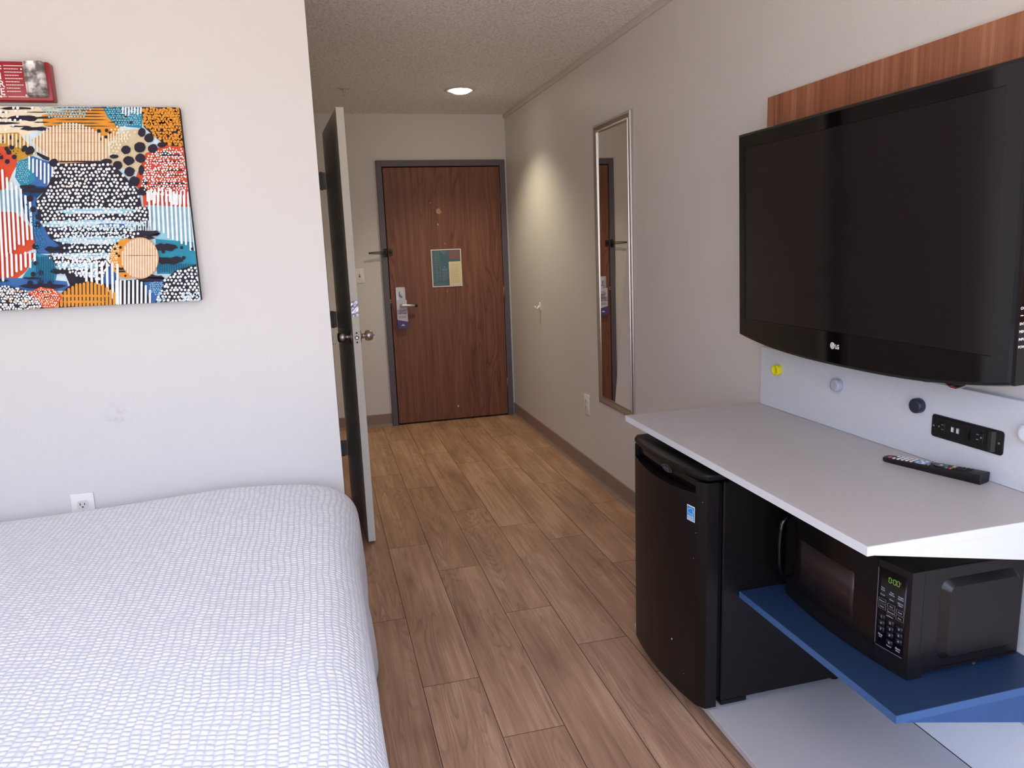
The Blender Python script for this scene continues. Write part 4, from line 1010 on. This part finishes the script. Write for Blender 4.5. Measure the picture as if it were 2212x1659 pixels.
# stamped panel on the side, and the vent rib below it
ex0, ex1, ez0, ez1 = 1.286, 1.500, .457, .653
A = [bm.verts.new((x, MY0-.0002, z)) for x, z in rrect(ex0, ex1, ez0, ez1, .024)]; B = [bm.verts.new((x, MY0-.0125, z)) for x, z in rrect(ex0+.016, ex1-.006, ez0+.012, ez1-.016, .014)]
for i in range(len(A)): bm.faces.new((A[i], A[(i+1) % len(A)], B[(i+1) % len(A)], B[i]))
bm.faces.new(B)
prism(bm, rrect(1.284, 1.512, .4355, .4405, .002), 'y', MY0-.004, MY0)
cb = autosmooth(obj('cabinet', bm, 'micro_side', mw), 14)
bm = bmesh.new(); cyl(bm, (1.392, MY0-.0025, .4325), (1.392, MY0, .4325), .0045, n=12); obj('screw', bm, 'brushed_nickel', cb)
for (x, y) in ((1.275, MY0+.035), (1.275, MY1-.035), (1.49, MY0+.035), (1.49, MY1-.035)):
    bm = bmesh.new(); cyl(bm, (x, y, .420), (x, y, .4305), .010, n=12); obj('foot', bm, 'black_plastic', mw)
def mf(y):     # bow of the front
    t = (y-1.475)/.225; return 1.186+.020*t*t
def front(bm, y0, y1, z0, z1, d0, xb, n=14, mi=0, smooth=True):
    ys = [y0+(y1-y0)*i/n for i in range(n+1)]
    F0 = [bm.verts.new((mf(y)-d0, y, z0)) for y in ys]; F1 = [bm.verts.new((mf(y)-d0, y, z1)) for y in ys]
    B0 = [bm.verts.new((xb(y), y, z0)) for y in ys]; B1 = [bm.verts.new((xb(y), y, z1)) for y in ys]
    for i in range(n):
        f = bm.faces.new((F0[i], F1[i], F1[i+1], F0[i+1])); f.smooth = smooth; f.material_index = mi
        for q in ((F1[i], B1[i], B1[i+1], F1[i+1]), (B0[i], F0[i], F0[i+1], B0[i+1]), (B1[i], B0[i], B0[i+1], B1[i+1])): bm.faces.new(q).material_index = mi
    for k in (0, -1): bm.faces.new((F0[k], B0[k], B1[k], F1[k])).material_index = mi
bm = bmesh.new(); front(bm, 1.337, MY1, .466, .681, 0, lambda y: MX); md = autosmooth(obj('door', bm, 'micro_black', mw), 40)
bm = bmesh.new(); front(bm, MY0-.002, 1.3355, .440, .681, 0, lambda y: MX); cp = autosmooth(obj('control_panel', bm, 'micro_side', mw), 40)
bm = bmesh.new(); front(bm, MY0-.001, MY1, .423, .466, -.004, lambda y: MX+.01); autosmooth(obj('lower_trim', bm, 'black_plastic', mw), 40)
bm = bmesh.new(); front(bm, 1.405, 1.628, .497, .617, .0006, lambda y: mf(y)+.004); wn = obj('window', bm, 'micro_window', md)
bm = bmesh.new(); front(bm, MY0+.010, 1.3335, .472, .664, .0007, lambda y: mf(y)+.004, 8); obj('glossy_panel', bm, 'micro_black', cp)
bm = bmesh.new(); front(bm, 1.3338, 1.3352, .474, .662, .0010, lambda y: mf(y)+.004, 2); front(bm, MY0+.012, 1.3335, .4705, .4718, .0010, lambda y: mf(y)+.004, 8); obj('panel_edge', bm, 'print_dim', cp)
bm = bmesh.new(); hx = mf(1.688)
tube(bm, [(hx+.004, 1.688, .478), (hx-.012, 1.688, .482), (hx-.022, 1.688, .500), (hx-.026, 1.688, .535), (hx-.027, 1.688, .570), (hx-.026, 1.688, .605), (hx-.021, 1.688, .638), (hx-.012, 1.688, .652), (hx+.004, 1.688, .656)], [.0055, .006, .0062, .0062, .0062, .0062, .0062, .006, .0055], 14)
obj('handle', bm, 'black_gloss', md)
# display digits
bm = bmesh.new()
SEG = {'0': 'abcdef'}
def digit(y, z, w=.0062, h=.0118, th=.0014):
    P = {'a': (y, y-w, z+h, z+h), 'd': (y, y-w, z, z), 'f': (y, y, z+h/2, z+h), 'e': (y, y, z, z+h/2), 'b': (y-w, y-w, z+h/2, z+h), 'c': (y-w, y-w, z, z+h/2)}
    for k, (ya, yb2, za, zb2) in P.items():
        if ya == yb2: front(bm, ya-th/2, ya+th/2, za+.0006, zb2-.0006, .0013, lambda y: mf(y), 1)
        else: front(bm, yb2+.0006, ya-.0006, za-th/2, za+th/2, .0013, lambda y: mf(y), 1)
for y in (1.3055, 1.2935, 1.2845): digit(y, .636)
for z in (.6395, .6445): front(bm, 1.2958, 1.2970, z-.0007, z+.0007, .0013, lambda y: mf(y), 1)
obj('display_digits', bm, 'display_green', cp)
bm = bmesh.new()
def tang(y): return Vector((-.040*(y-1.475)/.225/.225, -1, 0)).normalized()
def lab(s, y, z, size=.0052, off=.0003):
    b = bmesh.new(); text(b, s, size, (mf(y)-.0013, y, z), tang(y), (0, 0, 1), align='CENTER', off=off); obj('key_label', b, 'print_grey', cp)
cols = (1.3195, 1.2955, 1.2725)
for (s, k, z) in (('Time', 0, .6155), ('Cook', 0, .6105), ('Time', 1, .6125), ('Defrost', 1, .6075), ('Weight', 2, .6115), ('Defrost', 2, .6065), ('Power', 0, .5985), ('Clock', 1, .5955), ('Kitchen', 2, .5965), ('Timer', 2, .5915)): lab(s, cols[k], z, .0046)
lab(':', 1.2745, .643, .009); 
for (k, z, s) in ((0, .5845, 'Popcorn'), (0, .5705, 'Potato'), (1, .5805, 'Pizza'), (1, .5665, 'Beverage'), (2, .5765, 'Bread'), (2, .5625, 'Soup')):
    y = cols[k]; w, h = .0098, .0058; bk_ = bm; bm = bmesh.new()
    for (a, b, c, d_) in ((y-w, y+w, z+h-.0005, z+h), (y-w, y+w, z-h, z-h+.0005), (y-w, y-w+.0006, z-h, z+h), (y+w-.0006, y+w, z-h, z+h)): front(bm, a, b, c, d_, .0013, lambda y: mf(y), 2)
    obj('key_outline', bm, 'print_dim', cp); bm = bk_
    lab(s, y, z-.0015, .0042, .0002)
lab('Add 30 sec.', cols[1]+.002, .5545, .0038)
lab('Memory', cols[1], .4825, .0038)
lab('Stop', cols[0], .4995, .0062, .0004); lab('Clear', cols[0], .4945, .0036); lab('Start', cols[2], .4865, .0064, .0004); lab('+30 Sec', cols[2], .4815, .0036)
bm.free()
for i, (k, z) in enumerate(((0, .545), (1, .5405), (2, .536), (0, .530), (1, .5255), (2, .521), (0, .515), (1, .5105), (2, .506), (1, .492))):
    bm = bmesh.new(); y = cols[k]; front(bm, y-.0088, y+.0088, z-.0064, z+.0064, .0010, lambda y: mf(y)+.002, 3); text(bm, str((i+1) % 10), .0072, (mf(y)-.0014, y, z-.0025), tang(y), (0, 0, 1), 1, .0004, 'CENTER'); obj('number_key', bm, ['tv_side', 'print_grey'], cp)

# ------------------------------------------------------------------ remote control
rm = thing('remote_control', 'black remote control with coloured buttons lying on the grey desk top', 'remote control', (1.455, 1.475, ZT))
R0 = Vector((1.4055, 1.586, 0)); R1 = Vector((1.477, 1.350, 0)); rd = (R1-R0).normalized(); RL = (R1-R0).length; rn = Vector((-rd.y, rd.x, 0)); rn = rn if rn.x > 0 else -rn
RM = Matrix(((rd.x, rn.x, 0, R0.x), (rd.y, rn.y, 0, R0.y), (0, 0, 1, ZT), (0, 0, 0, 1)))    # along, across, up
def RT(bm): bmesh.ops.transform(bm, matrix=RM, verts=bm.verts[:]); return bm
def rh(u): t = u/RL; return .0125+.0105*min(1, t*1.25)+.0028*max(0, t-.75)/.25
def rw(u): t = u/RL; return (.0195+.0035*min(1, t*2))-(.0035*(max(0, .06-t)/.06)**2)
RC = .0225
bm = bmesh.new(); n = 30; rg = []
for i in range(n+1):
    u = RL*i/n; h, w = rh(u), rw(u)
    rg.append([bm.verts.new((u, RC+y, z)) for y, z in ((-w*.80, .0008), (w*.80, .0008), (w*.96, .006), (w, h-.004), (w*.93, h-.0006), (w*.5, h+.0006), (-w*.5, h+.0006), (-w*.93, h-.0006), (-w, h-.004), (-w*.96, .006))])
for A, B in zip(rg, rg[1:]):
    for k in range(10): f = bm.faces.new((A[k], A[(k+1) % 10], B[(k+1) % 10], B[k])); f.smooth = True
bm.faces.new(rg[0]); bm.faces.new(rg[-1])
bd_ = autosmooth(obj('body', RT(bm), 'black_plastic', rm), 45)
def btn(name, u, v, du, dv, mname, hgt=.0016, rnd=False):
    bm = bmesh.new(); z = rh(u)+.0003
    pts = [(u+du*math.cos(a), RC+v+dv*math.sin(a)) for a in [2*PI*i/16 for i in range(16)]] if rnd else rrect(u-du, u+du, RC+v-dv, RC+v+dv, min(du, dv)*.45, 3)
    prism(bm, pts, 'z', z-.001, z+hgt, bev=.0004, seg=1); return obj(name, RT(bm), mname, rm)
btn('power_button', .015, -.008, .0052, .0052, 'red_button', rnd=True)
for u, v in ((.028, -.0105), (.028, .0105)): btn('button', u, v, .003, .0045, 'print_white')
for i in range(4):
    for v in (-.0115, 0, .0115): btn('button', .040+i*.0115, v, .0032, .0046, 'print_white')
btn('blue_pad', .0985, 0, .0160, .0175, 'remote_blue', .0012)
for u, v, a, b in ((.090, -.009, .003, .005), (.090, .009, .003, .005), (.104, -.009, .003, .005), (.104, .009, .003, .005), (.097, 0, .003, .004)): btn('button', u, v, a, b, 'print_white', .0018)
for v in (-.011, .011): btn('button', .1195, v, .0018, .006, 'print_grey')
btn('navigation_ring', .144, 0, .0175, .0165, 'black_gloss', .0014, True); btn('arrow_mark', .144, 0, .0035, .0012, 'print_white', .0018); btn('arrow_mark', .144, 0, .0012, .0035, 'print_white', .0018); btn('button', .163, -.012, .0025, .0035, 'print_grey')
for v, c in ((-.0135, 'red_button'), (-.0045, 'green_button'), (.0045, 'yellow_button'), (.0135, 'remote_blue')): btn('button', .173, v, .003, .0038, c)
for i in range(4):
    for v in (-.0115, -.001, .0095): btn('button', .184+i*.0095, v, .0026, .0042, 'slot_dark', .0018)
bm = bmesh.new(); text(bm, 'LG', .009, (.228, RC-.0065, rh(.23)+.0012), (0, 1, 0), (-1, 0, 0), off=.0002); obj('brand_mark', RT(bm), 'dark_red', bd_)

# ------------------------------------------------------------------ light and camera
w = bpy.data.worlds.new('daylight'); bpy.context.scene.world = w; w.use_nodes = True
nt = w.node_tree; bg = nt.nodes['Background']; tc = nt.nodes.new('ShaderNodeTexCoord'); sp = nt.nodes.new('ShaderNodeSeparateXYZ'); cr = nt.nodes.new('ShaderNodeValToRGB')
nt.links.new(tc.outputs['Generated'], sp.inputs[0]); ma = nt.nodes.new('ShaderNodeMath'); ma.operation = 'MULTIPLY_ADD'; ma.inputs[1].default_value = .5; ma.inputs[2].default_value = .5
nt.links.new(sp.outputs[2], ma.inputs[0]); nt.links.new(ma.outputs[0], cr.inputs[0])
e = cr.color_ramp.elements
STOPS = ((.17, (2.1, 1.97, 1.82)), (.285, (1.02, .96, .88)), (.46, (.92, .84, .76)), (.50, (.60, .62, .68)), (.56, (.58, .70, .94)), (.70, (.97, 1.24, 1.93)))   # invented outdoors: ground brightened to lift the ceiling, horizon dimmed, sky above
while len(e) < len(STOPS): e.new(.5)
for el, (p, c) in zip(e, STOPS): el.position = p; el.color = (*c, 1)
nt.links.new(cr.outputs[0], bg.inputs[0]); bg.inputs[1].default_value = 4.1
la = bpy.data.lights.new('window_portal', 'AREA'); la.shape = 'RECTANGLE'; la.size = WX1-WX0; la.size_y = WZ1-WZ0; la.cycles.is_portal = True
lo = bpy.data.objects.new('window_portal', la); C.objects.link(lo); lo.location = ((WX0+WX1)/2, Y0-.09, (WZ0+WZ1)/2); lo.rotation_euler = (PI/2, 0, 0)
ls = bpy.data.lights.new('recessed_lamp', 'SPOT'); ls.energy = 55; ls.color = (1., .90, .66); ls.spot_size = math.radians(118); ls.spot_blend = .7; ls.shadow_soft_size = .045
lo = bpy.data.objects.new('recessed_lamp', ls); C.objects.link(lo); lo.location = (1.022, 5.09, ZC-.032)

cam = bpy.data.cameras.new('camera'); co = bpy.data.objects.new('camera', cam); C.objects.link(co)
cam.sensor_width = 36; cam.lens = 36*1599.775/2212; cam.clip_start = .05
Fw, Rt, Up = Vector((0.24303545, 0.95240033, -0.18403091)), Vector((0.96657898, -0.25373563, -0.03665114)), Vector((0.08160176, 0.16897288, 0.9822369))
co.matrix_world = Matrix(((Rt.x, Up.x, -Fw.x, 0), (Rt.y, Up.y, -Fw.y, 0), (Rt.z, Up.z, -Fw.z, 1.4174), (0, 0, 0, 1)))
sc = bpy.context.scene; sc.camera = co
sc.view_settings.view_transform = 'Standard'; sc.view_settings.look = 'None'; sc.view_settings.exposure = 0.; sc.view_settings.gamma = 1; sc.view_settings.use_curve_mapping = False
sc.cycles.use_denoising = True; sc.cycles.max_bounces = 10; sc.cycles.diffuse_bounces = 5; sc.cycles.use_adaptive_sampling = True; sc.cycles.adaptive_threshold = .08; sc.cycles.adaptive_min_samples = 24; sc.cycles.sample_clamp_indirect = 6
